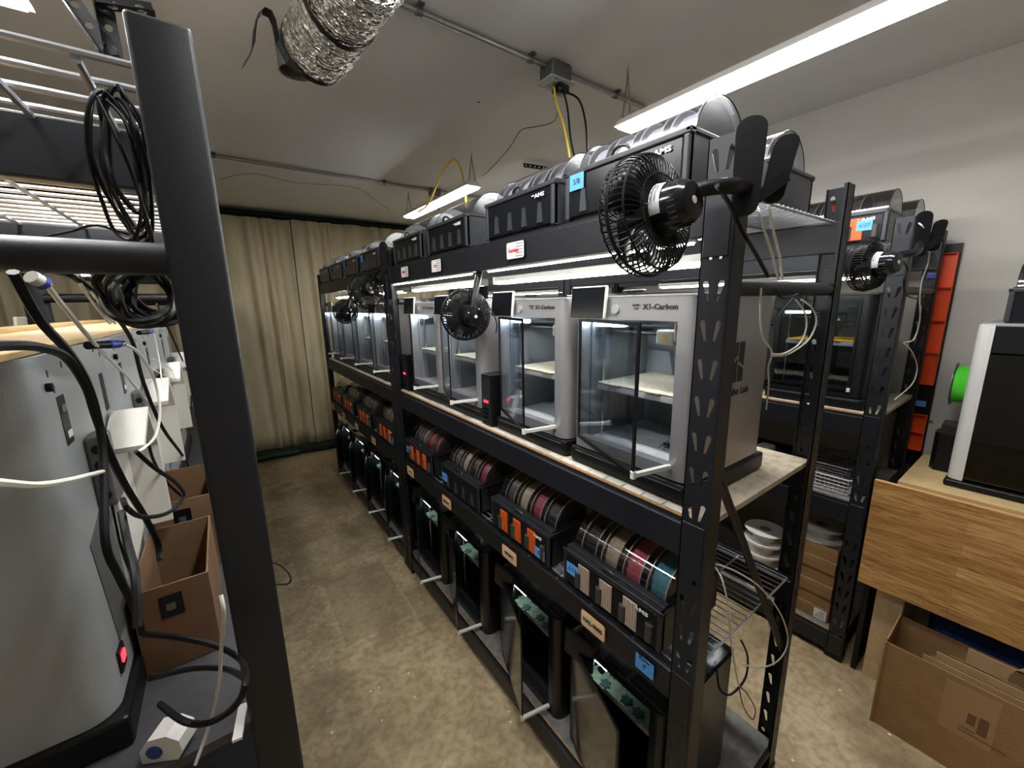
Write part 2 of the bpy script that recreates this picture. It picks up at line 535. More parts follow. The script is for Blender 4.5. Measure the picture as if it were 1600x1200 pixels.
def rrect(x0, y0, x1, y1, r, n=5):
    return arc(x1 - r, y1 - r, r, 0, 90, n) + arc(x0 + r, y1 - r, r, 90, 180, n) + arc(x0 + r, y0 + r, r, 180, 270, n) + arc(x1 - r, y0 + r, r, 270, 360, n)

# ------------------------------------------------------------------ room
H = 2.80
XL, XR, YB, YF = -3.3, 2.14, 5.12, -2.6
struct(MB().box(XL, YF, -.05, XR, YB, 0).build('floor', 'concrete'))
struct(MB().box(XL, YF, H, XR, YB, H + .05).build('ceiling', 'ceilingpaint'))
struct(MB().box(XR, YF, 0, XR + .08, YB, H).build('wall_right', 'wallpaint'))
struct(MB().box(XL - .08, YF, 0, XL, YB, H).build('wall_left', 'wallpaint'))
struct(MB().box(XL, YB, 0, XR, YB + .08, H).build('wall_back', 'wallpaint'))
struct(MB().box(XL, YF - .08, 0, XR, YF, H).build('wall_front', 'wallpaint'))
struct(MB().box(XL, YB - .03, H - .10, XR, YB, H - .001).build('trim_1', 'black'))


def curtain(x0, x1, y, seed, z0, z1, nm):
    rnd = random.Random(seed); mb = MB(); n = int((x1 - x0) / .012); nz = 14
    ph = []; a = 0
    for i in range(n + 1):
        a += .55 + .45 * math.sin(i * .11 + seed) * rnd.uniform(.4, 1); ph.append(a * .55)
    g = []
    for i in range(n + 1):
        row = []
        for k in range(nz + 1):
            t = k / nz; z = z0 + (z1 - z0) * t
            amp = .038 * (.75 + .35 * math.sin(i * .05 + seed)) * (1.15 - .55 * t)
            dy = amp * math.sin(ph[i] + .5 * (1 - t) * math.sin(i * .03)) + .012 * math.sin(ph[i] * 2.3 + 3 * t)
            dz = (.012 * math.sin(ph[i] * .5) if k == 0 else 0)
            row.append(mb.bm.verts.new((x0 + (x1 - x0) * i / n, y + dy, z + dz)))
        g.append(row)
    for i in range(n):
        for k in range(nz): mb.bm.faces.new((g[i][k], g[i + 1][k], g[i + 1][k + 1], g[i][k + 1]))
    o = mb.build(nm, 'curtaincloth', smooth=True)
    sm = o.modifiers.new('thick', 'SOLIDIFY'); sm.thickness = .003
    return o


tag(curtain(-3.1, -.03, 4.96, 1, .07, 2.70, 'curtain'), 'long beige curtain panel left of the racks, behind the foreground black post', 'curtain', 'beige curtains on the back wall')
tag(curtain(-.02, 2.0, 4.94, 5, .05, 2.71, 'curtain'), 'long beige curtain panel meeting the far end of the centre rack', 'curtain', 'beige curtains on the back wall')
r_ = empty('curtain_rod', (0, 4.95, 2.74)); tag(r_, 'dark rod holding the beige curtains just below the ceiling', 'curtain rod')
MB().cyl((-3.2, 0, 0), (2.05, 0, 0), .018, 10).build('rod', 'black', r_)
for x in (-2.2, -.7, .6, 1.8): MB().box(x, -.01, -.01, x + .02, .17, .02).build('bracket', 'black', r_)
mb = MB(); mb.tube([(-1.9, 4.86, .05), (-1.2, 4.84, .05), (-.5, 4.83, .052), (-.15, 4.80, .055), (.1, 4.76, .05), (.6, 4.8, .05)], .05, 10)
o = mb.build('draft_stopper', 'stopper', smooth=True)
tag(o, 'black draft stopper roll lying on the floor along the curtain hem', 'draft stopper')
MB().tube([(-1.6, 4.775, .06), (-1.0, 4.765, .06), (-.45, 4.752, .062), (-.25, 4.735, .06)], .022, 8).build('stripe', 'stoppergreen', o, smooth=True)

# ------------------------------------------------------------------ racks
RW, RDp, RH = 1.96, .652, 2.035
KEY = (.0808, [])


def keyhole(cx, lean):
    t, b = .0062, .0032; zc = .04; h = .021
    xs = cx + lean * .0035; xb = cx - lean * .0035
    return [(xb - b, zc - h), (xb + b, zc - h), (xs + t, zc + h * .72), (xs + t * .55, zc + h), (xs - t * .55, zc + h), (xs - t, zc + h * .72)]


def post(parent, xf, sx, yf, sy, side_holes=False, thick=.0025, sidew=.052, plain_front=False):
    mb = MB(); wd = .062
    # perforated flange in plane x = xf
    cells = (.0808, [keyhole(.018, -1 if True else 1), keyhole(.044, 1)])
    if plain_front: mb.box(xf, min(yf, yf + sy * wd), 0, xf + sx * thick, max(yf, yf + sy * wd), RH)
    else: mb.holes((xf, yf, 0), (0, sy, 0), (0, 0, 1), wd, RH, cells, thick, (sx, 0, 0))
    # side flange in plane y = yf
    if side_holes:
        c2 = (.0808, [[(.026, .02), (.031, .02), (.031, .052), (.026, .052)]])
        mb.holes((xf, yf, 0), (sx, 0, 0), (0, 0, 1), sidew, RH, c2, thick, (0, sy, 0))
    else:
        mb.box(xf, yf, 0, xf + sx * sidew, yf + sy * .004, RH, .0015, 1)
    # folded edges
    mb.box(xf, yf + sy * wd, 0, xf + sx * .010, yf + sy * (wd - .0025), RH)
    mb.box(xf + sx * sidew, yf, 0, xf + sx * (sidew - .0025), yf + sy * .010, RH)
    mb.cyl((xf + sx * .003, yf + sy * .003, 0), (xf + sx * .003, yf + sy * .003, RH), .0042, 8)
    p = mb.build('post', 'rack', parent)
    f = MB(); f.box(xf - sx * .004, yf - sy * .004, 0, xf + sx * (sidew + .004), yf + sy * (wd + .004), .035, .003).build('foot_cap', 'black', p)
    return p


def rack(name, x0, y0, levels, decks, label, group='black steel storage racks', rails=(1.755, .11), near_side=-1, L=RW - .012, front_sign=1):
    """front plane x=x0 facing -x; levels: z of beam tops; decks: material or wire per level"""
    root = empty(name, (x0, y0, 0)); tag(root, label, 'storage rack', group)
    post(root, 0, 1, 0, 1); post(root, RDp, -1, 0, 1, True)
    post(root, 0, 1, L, -1); post(root, RDp, -1, L, -1, True)
    for z, dk in zip(levels, decks):
        for xa, xb in ((.002, .036), (RDp - .036, RDp - .002)):
            mb = MB(); fx = xa if xa < .1 else xb; s_ = 1 if xa < .1 else -1
            mb.box(xa, .004, z - .085, xb, L - .004, z, .003)
            mb.box(fx + s_ * .012, .004, z, fx + s_ * .016, L - .004, z + .010)
            for ya, yb in ((.006, .058), (L - .058, L - .006)):
                mb.box(fx - s_ * .004, ya, z - .125, fx, yb, z + .012, .001, 1)
            mb.build('beam', 'rack', root)
        if dk == 'wire':
            mb = MB(); zt = z + .004
            k = 0
            while k * .026 < RDp - .05:
                xx = .03 + k * .026; mb.cyl((xx, .03, zt), (xx, L - .03, zt), .0019, 5); k += 1
            for j in range(13):
                yy = .03 + (L - .06) * j / 12; mb.cyl((.012, yy, zt - .005), (RDp - .012, yy, zt - .005), .0034, 6)
            mb.build('wire_deck', 'wire', root)
        elif dk:
            mb = MB(); mb.box(.018, .012, z + .001, RDp - .018, L - .012, z + .016)
            d = mb.build('deck', dk, root)
            if z < .2: MB().box(.0162, .064, z + .0012, .018, L - .064, z + .0158).build('front_edge', 'deckedge', d)
            if dk == 'deckboard':
                MB().box(.0165, .064, z + .0015, .018, L - .064, z + .0155).build('front_edge', 'deckedge', d)
                mb = MB(); yy = .064
                while yy < L - .1:
                    mb.box(.0175, yy + .001, z + .016, .043, min(yy + .061, L - .065), z + .0185, .0008, 1); yy += .063
                mb.build('edge_strip', 'decktop', d)
    for z in rails:
        for yy in (.018, L - .018):
            MB().cyl((.05, yy, z), (RDp - .05, yy, z), .0175, 14).build('end_rail', 'rack', root, smooth=True)
    return root


ZL = (.115, .80, 1.216, 1.94)
near = rack('storage_rack', 0, 0, ZL, ('darkdeck', 'wire', 'deckboard', 'wire'), 'black shelf rack in the centre, nearest bay with the large fan on its post')
MB().bar((.06, .012, 1.33), (.615, .012, .54), .028, .004, (0, 1, 0)).bar((.072, .020, 1.325), (.625, .020, .54), .004, .022, (0, 1, 0)).build('diagonal_brace', 'rack', near)
far = rack('storage_rack', 0, RW, ZL, ('darkdeck', 'wire', 'deckboard', 'wire'), 'black steel shelf rack in the centre row, far bay ending at the beige curtain')
R2X = 1.40
r2 = rack('storage_rack', R2X, 0, ZL, ('darkdeck', 'darkdeck', 'deckboard', 'wire'), 'black steel shelf rack along the right wall, bay beside the oak panel')
r2b = rack('storage_rack', R2X, RW, ZL, ('darkdeck', 'darkdeck', 'deckboard', 'wire'), 'black steel shelf rack along the right wall, far bay hidden behind the centre rack')


def left_rack(y0, label, L=RW - .012):
    """its open side faces the aisle at x=-.80; big smooth corner post nearest the camera"""
    xa = -.798
    root = empty('storage_rack', (xa, y0, 0)); tag(root, label, 'storage rack', 'black steel storage racks')
    for xf, sx in ((0, -1), (-RDp, 1)):
        for yf, sy in ((0, 1), (L, -1)):
            mb = MB()
            mb.box(xf, yf, 0, xf + sx * .057, yf + sy * .010, RH, .0045, 3)
            cells = (.0808, [keyhole(.018, -1), keyhole(.044, 1)])
            mb.holes((xf, yf + sy * .006, 0), (0, sy, 0), (0, 0, 1), .062, RH, cells, .0025, (sx, 0, 0))
            p = mb.build('post', 'rack', root, smooth=True)
            MB().box(xf + .004 * -sx, yf - sy * .004, 0, xf + sx * .061, yf + sy * .07, .035, .003).build('foot_cap', 'black', p)
    for z, dk in ((.115, 'darkdeck'), (.80, 'darkdeck'), (1.109, 'darkdeck'), (1.998, 'wire')):
        for xf, s_ in ((-.004, -1), (-RDp + .004, 1)):
            mb = MB(); mb.box(xf, .004, z - .085, xf + s_ * .034, L - .004, z, .003); mb.build('beam', 'rack', root)
        if dk == 'wire':
            mb = MB()
            k = 0
            while .05 + k * .066 < L - .02:
                yy = .05 + k * .066; mb.cyl((-.02, yy, z + .004), (-RDp + .02, yy, z + .004), .0042, 8); k += 1
            for xx in (-.105, -.19, -.33, -.47, -.60):
                mb.cyl((xx, .05, z - .003), (xx, L - .03, z - .003), .0046, 8)
            mb.build('wire_deck', 'wire', root, smooth=True)
            for yy in (.262, 1.30):
                MB().box(-RDp + .03, yy, z - .085, -.012, yy + .03, z + .001, .004).build('cross_bar', 'rack', root)
        else:
            MB().box(-RDp + .018, .012, z + .001, -.018, L - .012, z + .016).build('deck', 'leftdeck', root)
    for z in (1.788, .11):
        for yy in (.020, L - .02):
            MB().cyl((-.035, yy, z), (-RDp + .05, yy, z), .0185, 18).build('end_rail', 'rack', root, smooth=True)
    return root


lr = left_rack(.215, 'black steel shelf rack in the left foreground with a wide smooth corner post')
lr2 = left_rack(.215 + RW, 'black steel shelf rack on the left row behind the foreground one')

# ------------------------------------------------------------------ 3D printers
PW, PD, PH = .389, .389, .457


def printer(name, style, back=False, side_logo=False, interior=True, plate='plate_gold', bedz=.205, dooropen=True, stayside=True, big=False):
    """front at x=0 facing -x, y 0..PW, z 0..PH"""
    body = {'silver': 'silver', 'black': 'printerblack', 'back': 'silverback'}[style]
    root = empty(name)
    n = 8
    mb = MB()
    rr = .034
    right = [(0, .055)] + [(rr + rr * math.cos(math.radians(a)), rr + rr * math.sin(math.radians(a))) for a in [180 + 90 * i / n for i in range(n + 1)]] + \
            [(PD - rr + rr * math.cos(math.radians(a)), rr + rr * math.sin(math.radians(a))) for a in [270 + 90 * i / n for i in range(n + 1)]] + \
            [(PD, .06), (PD - .014, .06), (PD - .014, .02), (.03, .02), (.03, .055)]
    mb.prism(right, 2, 0, PH - .004)
    left = [(x, PW - y) for x, y in right]
    left[0] = (0, PW - .022); left[-1] = (.022, PW - .022); left[-2] = (.022, PW - .012)
    lr_ = .018
    left = [(0, PW - .022)] + [(lr_ + lr_ * math.cos(math.radians(a)), PW - lr_ + lr_ * math.sin(math.radians(a))) for a in [180 - 90 * i / n for i in range(n + 1)]] + \
           [(PD - rr + rr * math.cos(math.radians(a)), PW - rr + rr * math.sin(math.radians(a))) for a in [90 - 90 * i / n for i in range(n + 1)]] + \
           [(PD, PW - .06), (PD - .014, PW - .06), (PD - .014, PW - .014), (.022, PW - .014), (.022, PW - .022)]
    mb.prism(left, 2, 0, PH - .004)
    mb.box(PD - .014, .06, 0, PD, PW - .06, PH - .004)
    hh = .018 if style == 'black' else .062
    mb.box(.0, .055, PH - hh, .03, PW - .022, PH - .004)
    mb.box(.0, .055, 0, .03, PW - .022, .034)
    mb.build('body', body, root, smooth=True)
    fr = MB(); z = PH - .004
    fr.box(.004, .004, z, .05, PW - .004, z + .006, .002); fr.box(PD - .05, .004, z, PD - .004, PW - .004, z + .006, .002)
    fr.box(.05, .004, z, PD - .05, .03, z + .006, .002); fr.box(.05, PW - .03, z, PD - .05, PW - .004, z + .006, .002)
    fr.build('top_frame', 'greypanel' if style != 'black' else 'black', root)
    MB().box(.006, .006, z + .007, PD - .02, PW - .006, z + .012, .002).build('top_glass', 'lidglass', root)
    MB().box(.012, PW / 2 - .03, z + .012, .03, PW / 2 + .035, z + .020, .003).build('lid_clip', 'black', root)
    if interior:
        li = 'liner' if style == 'silver' else 'linerblack'
        mb = MB(); mb.box(.03, .02, .004, PD - .014, PW - .014, .022); mb.build('chamber_floor', 'chamberfloor' if style == 'silver' else 'linerblack', root)
        mb = MB()
        mb.box(PD - .060, .02, .02, PD - .016, PW - .014, .36)
        mb.box(.05, .02, .02, PD - .06, .028, .40); mb.box(.05, PW - .022, .02, PD - .06, PW - .014, .40)
        mb.prism([(.10, .30), (.19, .30), (.19, .14), (.165, .11), (.135, .11), (.10, .17)], 0, PD - .075, PD - .058)
        mb.prism([(.27, .28), (.33, .28), (.35, .16), (.25, .16), (.255, .22)], 0, PD - .080, PD - .058)
        mb.build('chamber_liner', li, root)
        for (rx, ry) in ((.075, PW - .045), (.075, .045), (PD - .08, PW / 2)):
            MB().cyl((rx, ry, .02), (rx, ry, .37), .005, 8).build('lift_rod', 'chrome', root, smooth=True)
        mb = MB(); mb.box(.055, .035, .345, PD - .07, .05, .37); mb.box(.055, PW - .045, .345, PD - .07, PW - .03, .37)
        mb.cyl((.13, .04, .372), (.13, PW - .04, .372), .006, 8); mb.cyl((.13, .04, .352), (.13, PW - .04, .352), .006, 8)
        mb.build('gantry', 'darkplastic', root)
        mb = MB(); mb.box(.095, .07, .335, .165, .125, .40, .006); mb.box(.10, .125, .325, .16, .18, .365, .005); mb.cyl((.13, .10, .31), (.13, .10, .335), .006, 8, .012)
        th = mb.build('tool_head', 'offwhite' if style == 'silver' else 'darkplastic', root)
        MB().lathe([(0, .016), (.002, .018), (.0035, .016), (.0035, 0)], (.094, .097, .372), (-1, 0, 0), 16).build('hub_ring', 'black', th)
        MB().prism([(.145, .338), (.160, .338), (.1525, .354)], 0, .0985, .0995).build('warning_label', 'yellowmark', th)
        mb = MB(); mb.box(.045, PW - .135, .372, .06, PW - .03, .385, .003); mb.build('chamber_lamp', 'chamber_light' if style == 'silver' else 'chamber_dim', root)
        mb = MB(); mb.box(.048, .045, bedz - .026, PD - .075, PW - .045, bedz - .006, .004)
        bd = mb.build('heated_bed', 'bed', root)
        mb = MB(); mb.box(.046, .05, bedz - .005, PD - .08, PW - .05, bedz - .001, .001, 1); mb.box(.040, .12, bedz - .004, .047, .17, bedz - .001); mb.box(.040, .26, bedz - .004, .047, .31, bedz - .001)
        mb.build('build_plate', plate, bd)
    if style == 'silver':
        mb = MB(); rnd = random.Random(11)
        for k in range(16):
            a = rnd.uniform(0, 2 * PI); l = rnd.uniform(.01, .035); c0 = Vector((.15 + rnd.uniform(-.02, .02), .15 + rnd.uniform(-.03, .03), .024))
            mb.tube([c0, c0 + Vector((l * .5 * math.cos(a), l * .5 * math.sin(a), .006)), c0 + Vector((l * math.cos(a + .3), l * math.sin(a + .3), .0))], .0011, 4, 2)
        mb.box(.135, .13, .0225, .15, .15, .030, .003); mb.box(.155, .16, .0225, .165, .175, .028, .002)
        o = mb.build('filament_scraps', 'ink', root); o['kind'] = 'stuff'
    # door, hinged on the viewer's left
    if dooropen is not None:
        DWd = PW - .022 - .055 + .006; hinge = (-.002, PW - .020)
        dr = empty('door', (hinge[0], hinge[1], 0), dooropen)
        dr.parent = root
        zb, zt = .030, PH - (.020 if style == 'black' else .060)
        pane = MB().box(-.004, -DWd, zb, .0, 0, zt, .001, 1).build('pane', 'doorglass' if style != 'black' else 'smoke_dark', dr)
        mb = MB(); e = .009
        mb.box(-.0045, -DWd, zb, .0005, -DWd + e, zt); mb.box(-.0045, -e * 1.3, zb, .0005, 0, zt); mb.box(-.0045, -DWd + e, zt - e, .0005, -e, zt); mb.box(-.0045, -DWd + e, zb, .0005, -e, zb + e)
        mb.build('border', 'black', dr)
        # dog-leg printed arm holding the door
        a = dooropen if dooropen else 0
        fx = hinge[0] + math.sin(a) * -(-DWd) * -1; fy = hinge[1] - math.cos(a) * DWd
        fx = hinge[0] + (-DWd) * (-math.sin(a)); fy = hinge[1] + (-DWd) * math.cos(a)
        if stayside and a:
            mb = MB(); mb.bar((fx, fy + .004, zb + .004), (.012, .050, zb + .004), .012, .010)
            mb.cyl((fx, fy + .004, zb - .004), (fx, fy + .004, zb + .014), .007, 10); mb.cyl((.010, .050, zb - .003), (.010, .050, zb + .012), .007, 10)
            mb.build('door_stay', 'whiteplastic', root)
    # touch screen, hung on the header's left end
    sc = empty('touch_screen', (-.014, PW - .128, PH - .040), 0); sc.parent = root; sc.rotation_euler = (0, .10, .05)
    MB().box(-.005, 0, -.022, .005, .126, .070, .004).build('frame', 'offwhite' if style != 'black' else 'darkplastic', sc)
    MB().box(-.0065, .005, -.018, -.005, .124, .066, .001, 1).build('display', 'blackgloss', sc)
    MB().cyl((-.004, PW - .150, PH - .034), (.002, PW - .150, PH - .034), .012, 20).build('knob', 'greypanel' if style != 'black' else 'darkplastic', root, smooth=True)
    if style == 'silver':
        text('X1-Carbon', .0175, (-.0008, .104, PH - .028), '-x', 'darklettering', root, bold=.0005, wide=1.2)
        text('BAMBU\nLAB', .008, (-.0008, .172, PH - .028), '-x', 'darklettering', root)
    if side_logo:
        mb = MB(); zc = .285; xc = .195
        yy = -.0006
        w_, h_, g = .028, .052, .005
        mb.prism([(xc - w_ - g / 2, zc + h_), (xc - g / 2, zc + h_), (xc - g / 2, zc + .018), (xc - w_ - g / 2, zc + .003)], 1, yy, .0)
        mb.prism([(xc - w_ - g / 2, zc - h_), (xc - g / 2, zc - h_), (xc - g / 2, zc + .010), (xc - w_ - g / 2, zc - .005)], 1, yy, .0)
        mb.prism([(xc + g / 2, zc + h_), (xc + w_ + g / 2, zc + h_), (xc + w_ + g / 2, zc - .012), (xc + g / 2, zc + .003)], 1, yy, .0)
        mb.prism([(xc + g / 2, zc - h_), (xc + w_ + g / 2, zc - h_), (xc + w_ + g / 2, zc - .020), (xc + g / 2, zc - .005)], 1, yy, .0)
        mb.build('logo', 'darklettering', root)
        text('Bambu Lab', .027, (xc, -.0006, zc - .078), '-y', 'darklettering', root, bold=.0008, wide=1.2)
        mb = MB()
        for k in range(16): mb.box(.085, -.0006, PH - .040 - k * .0065, .13, 0, PH - .043 - k * .0065)
        mb.build('vent_slots', 'black', root)
    if back:
        xb = PD
        for (yy, zz, wy, wz) in ((.062, PH - .115, .030, .060), (PW - .095, PH - .115, .025, .060), (.05, PH - .03, .004, .008), (.11, PH - .025, .004, .008), (.06, PH - .05, .004, .010), (.15, PH - .03, .004, .008), (.29, PH - .02, .004, .008), (.33, PH - .03, .004, .008)):
            MB().box(xb - .001, yy, zz, xb + .0006, yy + wy, zz + wz).build('port_slot', 'black', root)
        mb = MB()
        mb.box(xb, .068, PH - .075, xb + .002, .086, PH - .066); mb.box(xb, .068, PH - .107, xb + .002, .086, PH - .098)
        mb.build('port_contacts', 'chrome', root)
        b = MB(); b.cyl((xb, .028 + .01, PH - .04), (xb + .006, .038, PH - .04), .005, 10); b.build('plug', 'rubber', root)
        mb = MB(); mb.box(xb, .125, .235, xb + .022, .175, .335, .004); 
        hb = mb.build('tube_buffer', 'greybox', root)
        mb = MB()
        for k in range(4): mb.cyl((xb + .012, .1244, .318 - k * .022), (xb + .012, .126, .318 - k * .022), .006, 10)
        mb.build('tube_socket', 'black', hb)
        # white spool holder hood
        mb = MB(); mb.prism([(.19, .30), (.30, .34), (.34, .27), (.335, .12), (.20, .10), (.18, .16)], 0, xb + .004, xb + .010)
        mb.prism([(.30, .34), (.34, .27), (.335, .12), (.325, .12), (.328, .265), (.29, .328)], 0, xb + .004, xb + .055)
        mb.prism([(.19, .30), (.30, .34), (.30, .332), (.19, .292)], 0, xb + .004, xb + .055)
        mb.build('spool_hood', 'offwhite', root)
        mb = MB(); mb.prism([(.05, .215), (.17, .245), (.175, .06), (.075, .06)], 0, xb, xb + .0012)
        mb.build('exhaust_grille', 'grid_grey', root)
        mb = MB(); mb.box(xb, .045, .028, xb + .004, .075, .06, .001, 1); sw = mb.build('power_inlet', 'black', root)
        MB().box(xb + .004, .050, .040, xb + .006, .066, .054, .001, 1).build('power_switch', 'red_led', sw)
    return root


G1 = 'silver 3D printers on the middle shelf of the centre rack'
sil = printer('printer', 'silver', side_logo=True, dooropen=-.36, bedz=.205)
silF = printer('printer', 'silver', dooropen=-.36, bedz=.205)
zP = 1.288
xP = .054
tag(sil, 'silver printer nearest the camera on the middle shelf, glass door ajar', '3D printer', G1)
sil.location = (xP, .082, zP)
plab = ['silver printer second from the near end of the middle shelf, door ajar', 'silver printer behind the small hanging fan on the middle shelf, third from the near end',
        'silver printer fourth from the near end, next to the black tower at the middle post',
        'silver printer on the far bay of the middle shelf, just beyond the middle post', 'silver printer on the far bay of the middle shelf, second beyond the middle post',
        'silver printer on the far bay of the middle shelf, behind the two small fans', 'silver printer last on the middle shelf, next to the curtain end']
PY3 = [.51, 1.015, 1.41, 2.07, 2.50, 2.93, 3.36]
silF.location = (xP, PY3[0], zP); tag(silF, plab[0], '3D printer', G1)
for k in range(1, 7):
    c = copy_tree(silF, (xP, PY3[k], zP)); tag(c, plab[k], '3D printer', G1)

# black plinths under them
pl = empty('printer_plinth', (.045, .075, 1.2365)); tag(pl, 'low black plinth under the silver printer nearest the camera', 'plinth', 'black plinths under the silver printers')
MB().box(0, 0, 0, .405, .402, .048, .006).build('plinth_body', 'black', pl); MB().box(-.001, .02, .036, .0, .38, .040).build('seam', 'greybox', pl)
names = ['low black plinth under the second silver printer', 'low black plinth under the silver printer with the hanging fan', 'low black plinth under the fourth silver printer',
         'low black plinth just beyond the middle post', 'low black plinth under the second far-bay printer', 'low black plinth under the third far-bay printer', 'low black plinth under the last printer by the curtain']
for k in range(7):
    c = copy_tree(pl, (.045, PY3[k] - .006, 1.2365)); tag(c, names[k], 'plinth', 'black plinths under the silver printers')

# black towers standing between printers
tw = empty('power_tower', (.03, .918, 1.2365)); tag(tw, 'tall narrow black power box with a red light, between second and third silver printers', 'power box', 'black power boxes between the printers')
MB().box(0, 0, 0, .20, .075, .215, .004).build('case', 'black', tw)
MB().box(-.002, .006, .02, 0, .069, .205, .002).build('face_plate', 'darkplastic', tw)
MB().box(-.004, .02, .098, -.002, .052, .108).build('indicator', 'red_led', tw)
mb = MB()
for k in range(3): mb.box(-.004, .015, .03 + k * .018, -.002, .060, .040 + k * .018, .001, 1)
mb.build('switch_row', 'blackgloss', tw)
c = copy_tree(tw, (.03, 1.815, 1.2365)); tag(c, 'tall narrow black power box standing right at the middle post', 'power box', 'black power boxes between the printers')

# black printers on the lowest shelf
G2 = 'black 3D printers on the lowest shelf of the centre rack'
blk = printer('printer', 'black', dooropen=-.36, plate='plate_grey', bedz=.300)
zB, xB = .132, .045
for o_ in list(blk.children):
    if o_.name.startswith('heated_bed'):
        mb = MB(); rnd = random.Random(3)
        for k in range(16):
            cx = .068 + (k // 4) * .045 + rnd.uniform(-.008, .008); cy = .075 + (k % 4) * .062 + rnd.uniform(-.012, .012) + (.02 if (k // 4) % 2 else 0); rad = .021
            pts = []
            for q in range(12):
                a = 2 * PI * q / 12; r2_ = rad * (1 if q % 2 else .68); pts.append((cx + r2_ * math.cos(a), cy + r2_ * math.sin(a)))
            mb.prism(pts, 2, .2995, .303)
        mb.build('printed_pieces', 'printpart', o_)
PYB = [.085, .53, 1.04, 1.49, 2.03, 2.48, 2.93, 3.40]
blab = ['black printer on the lowest shelf nearest the camera, end side panel facing the gap', 'black printer on the lowest shelf, second from the near end',
        'black printer on the lowest shelf, third from the near end', 'black printer on the lowest shelf beside the middle post, door wide open',
        'black printer on the lowest far bay, first beyond the middle post', 'black printer on the lowest far bay, second beyond the middle post',
        'black printer on the lowest far bay, third beyond the middle post', 'black printer on the lowest far bay next to the curtain']
tag(blk, blab[0], '3D printer', G2); blk.location = (xB, PYB[0], zB)
for k in range(1, 8):
    c = copy_tree(blk, (xB, PYB[k], zB)); tag(c, blab[k], '3D printer', G2)

# chamber lamps of the lowest printers throw a little light on their beds
# ------------------------------------------------------------------ filament feeders with spool domes
AW, AD = .368, .283


def feeder(lid='smoke', packs=None, tape=None, lettering=True, body='ams_grey', latch=True):
    root = empty('filament_feeder')
    mb = MB()
    h = .128
    # tub: sides lean out a little
    def ring(z, ins): return [(ins, ins), (AD - ins, ins), (AD - ins, AW - ins), (ins, AW - ins)]
    mb.box(0.012, .003, 0, AD - .003, AW - .003, .012, .003)
    mb.box(.004, .0, .010, .012, AW, h - .012)            # front wall behind the window
    mb.box(AD - .008, .0, .010, AD, AW, h, .002)
    mb.box(.0, .0, .006, AD, .008, h, .003); mb.box(.0, AW - .008, .006, AD, AW, h, .003)
    mb.box(-.004, -.003, h - .014, .016, AW + .003, h, .003)
    mb.box(-.004, -.003, h - .010, AD + .004, .010, h, .002); mb.box(-.004, AW - .010, h - .010, AD + .004, AW + .003, h, .002)
    mb.box(-.003, .0, .004, .010, .016, h - .012, .004); mb.box(-.003, AW - .016, .004, .010, AW, h - .012, .004)
    mb.build('tub', body, root)
    MB().box(-.001, .017, .010, .003, AW - .017, h - .016, .001, 1).build('front_window', 'ams_window', root)
    if packs:
        for k in range(3):
            y0 = .045 + .088 * (k + .35)
            mb = MB(); mb.box(-.0045, y0, .016, -.001, y0 + .048, h - .024, .001, 1)
            for q in range(5): mb.box(-.0055, y0 + .004 + q * .0088, .018, -.0045, y0 + .0085 + q * .0088, h - .026)
            mb.build('striped_pack', packs, root)
        for k in range(4):
            y0 = .022 + .088 * k; MB().cyl((-.001, y0 + .014, .022), (-.001, y0 + .014, h - .055), .012, 12).build('roller', 'greypack', root, smooth=True)
    else:
        for k in range(4):
            y0 = .050 + .078 * k
            MB().prism([(y0, .018), (y0 + .026, .018), (y0 + .020, .075), (y0 + .007, .075)], 0, -.0045, -.001).build('feeder_tab', 'ams_grey', root)
    # dome
    cx, cz, R = AD / 2 + .002, h - .012, .106
    mb = MB(); n = 20; rows = []
    for i in range(n + 1):
        a = PI * i / n
        x = cx - R * 1.22 * math.cos(a) if False else cx - R * math.cos(a); z = cz + R * math.sin(a)
        rows.append((x, z))
    A = [mb.bm.verts.new((x, .012, z)) for x, z in rows]; B = [mb.bm.verts.new((x, AW - .012, z)) for x, z in rows]
    for i in range(n): mb.bm.faces.new((A[i], A[i + 1], B[i + 1], B[i]))
    mb.bm.faces.new(A); mb.bm.faces.new(B[::-1])
    mb.build('dome_lid', lid, root, smooth=True)
    for ye in (.012, AW - .012):
        mb = MB(); mb.tube([(x, ye, z) for x, z in rows], .0013, 5, 1); mb.build('dome_edge', 'darkplastic', root, smooth=True)
    mb = MB()
    mb.box(.010, .006, h - .002, AD - .01, .020, h + .004); mb.box(.010, AW - .020, h - .002, AD - .01, AW - .006, h + .004)
    mb.box(.014, .006, h - .002, .038, AW - .006, h + .006, .002); mb.box(AD - .034, .006, h - .002, AD - .01, AW - .006, h + .004, .002)
    mb.build('lid_rim', 'darkplastic', root)
    if latch:
        mb = MB(); mb.tube([(.006, AW / 2 - .028, h), (.004, AW / 2 - .018, h + .012), (.002, AW / 2, h + .016), (.004, AW / 2 + .018, h + .012), (.006, AW / 2 + .028, h)], .0035, 8)
        mb.build('latch', 'darkplastic', root, smooth=True)
    if lettering:
        text('AMS', .0155, (-.0052, .062, h - .032), '-x', 'lettering', root, bold=.0005, wide=1.5)
        MB().box(-.005, .088, h - .030, -.001, .100, h - .027).build('brand_bar', 'lettering', root)
    if tape:
        y, z, word = tape
        tp = MB().box(-.0068, y, z, -.006, y + .052, z + .040).build('blue_tape', 'bluetape', root)
        text(word, .020, (-.0072, y + .026, z + .02), '-x', 'ink', tp, name='handwriting')
    return root


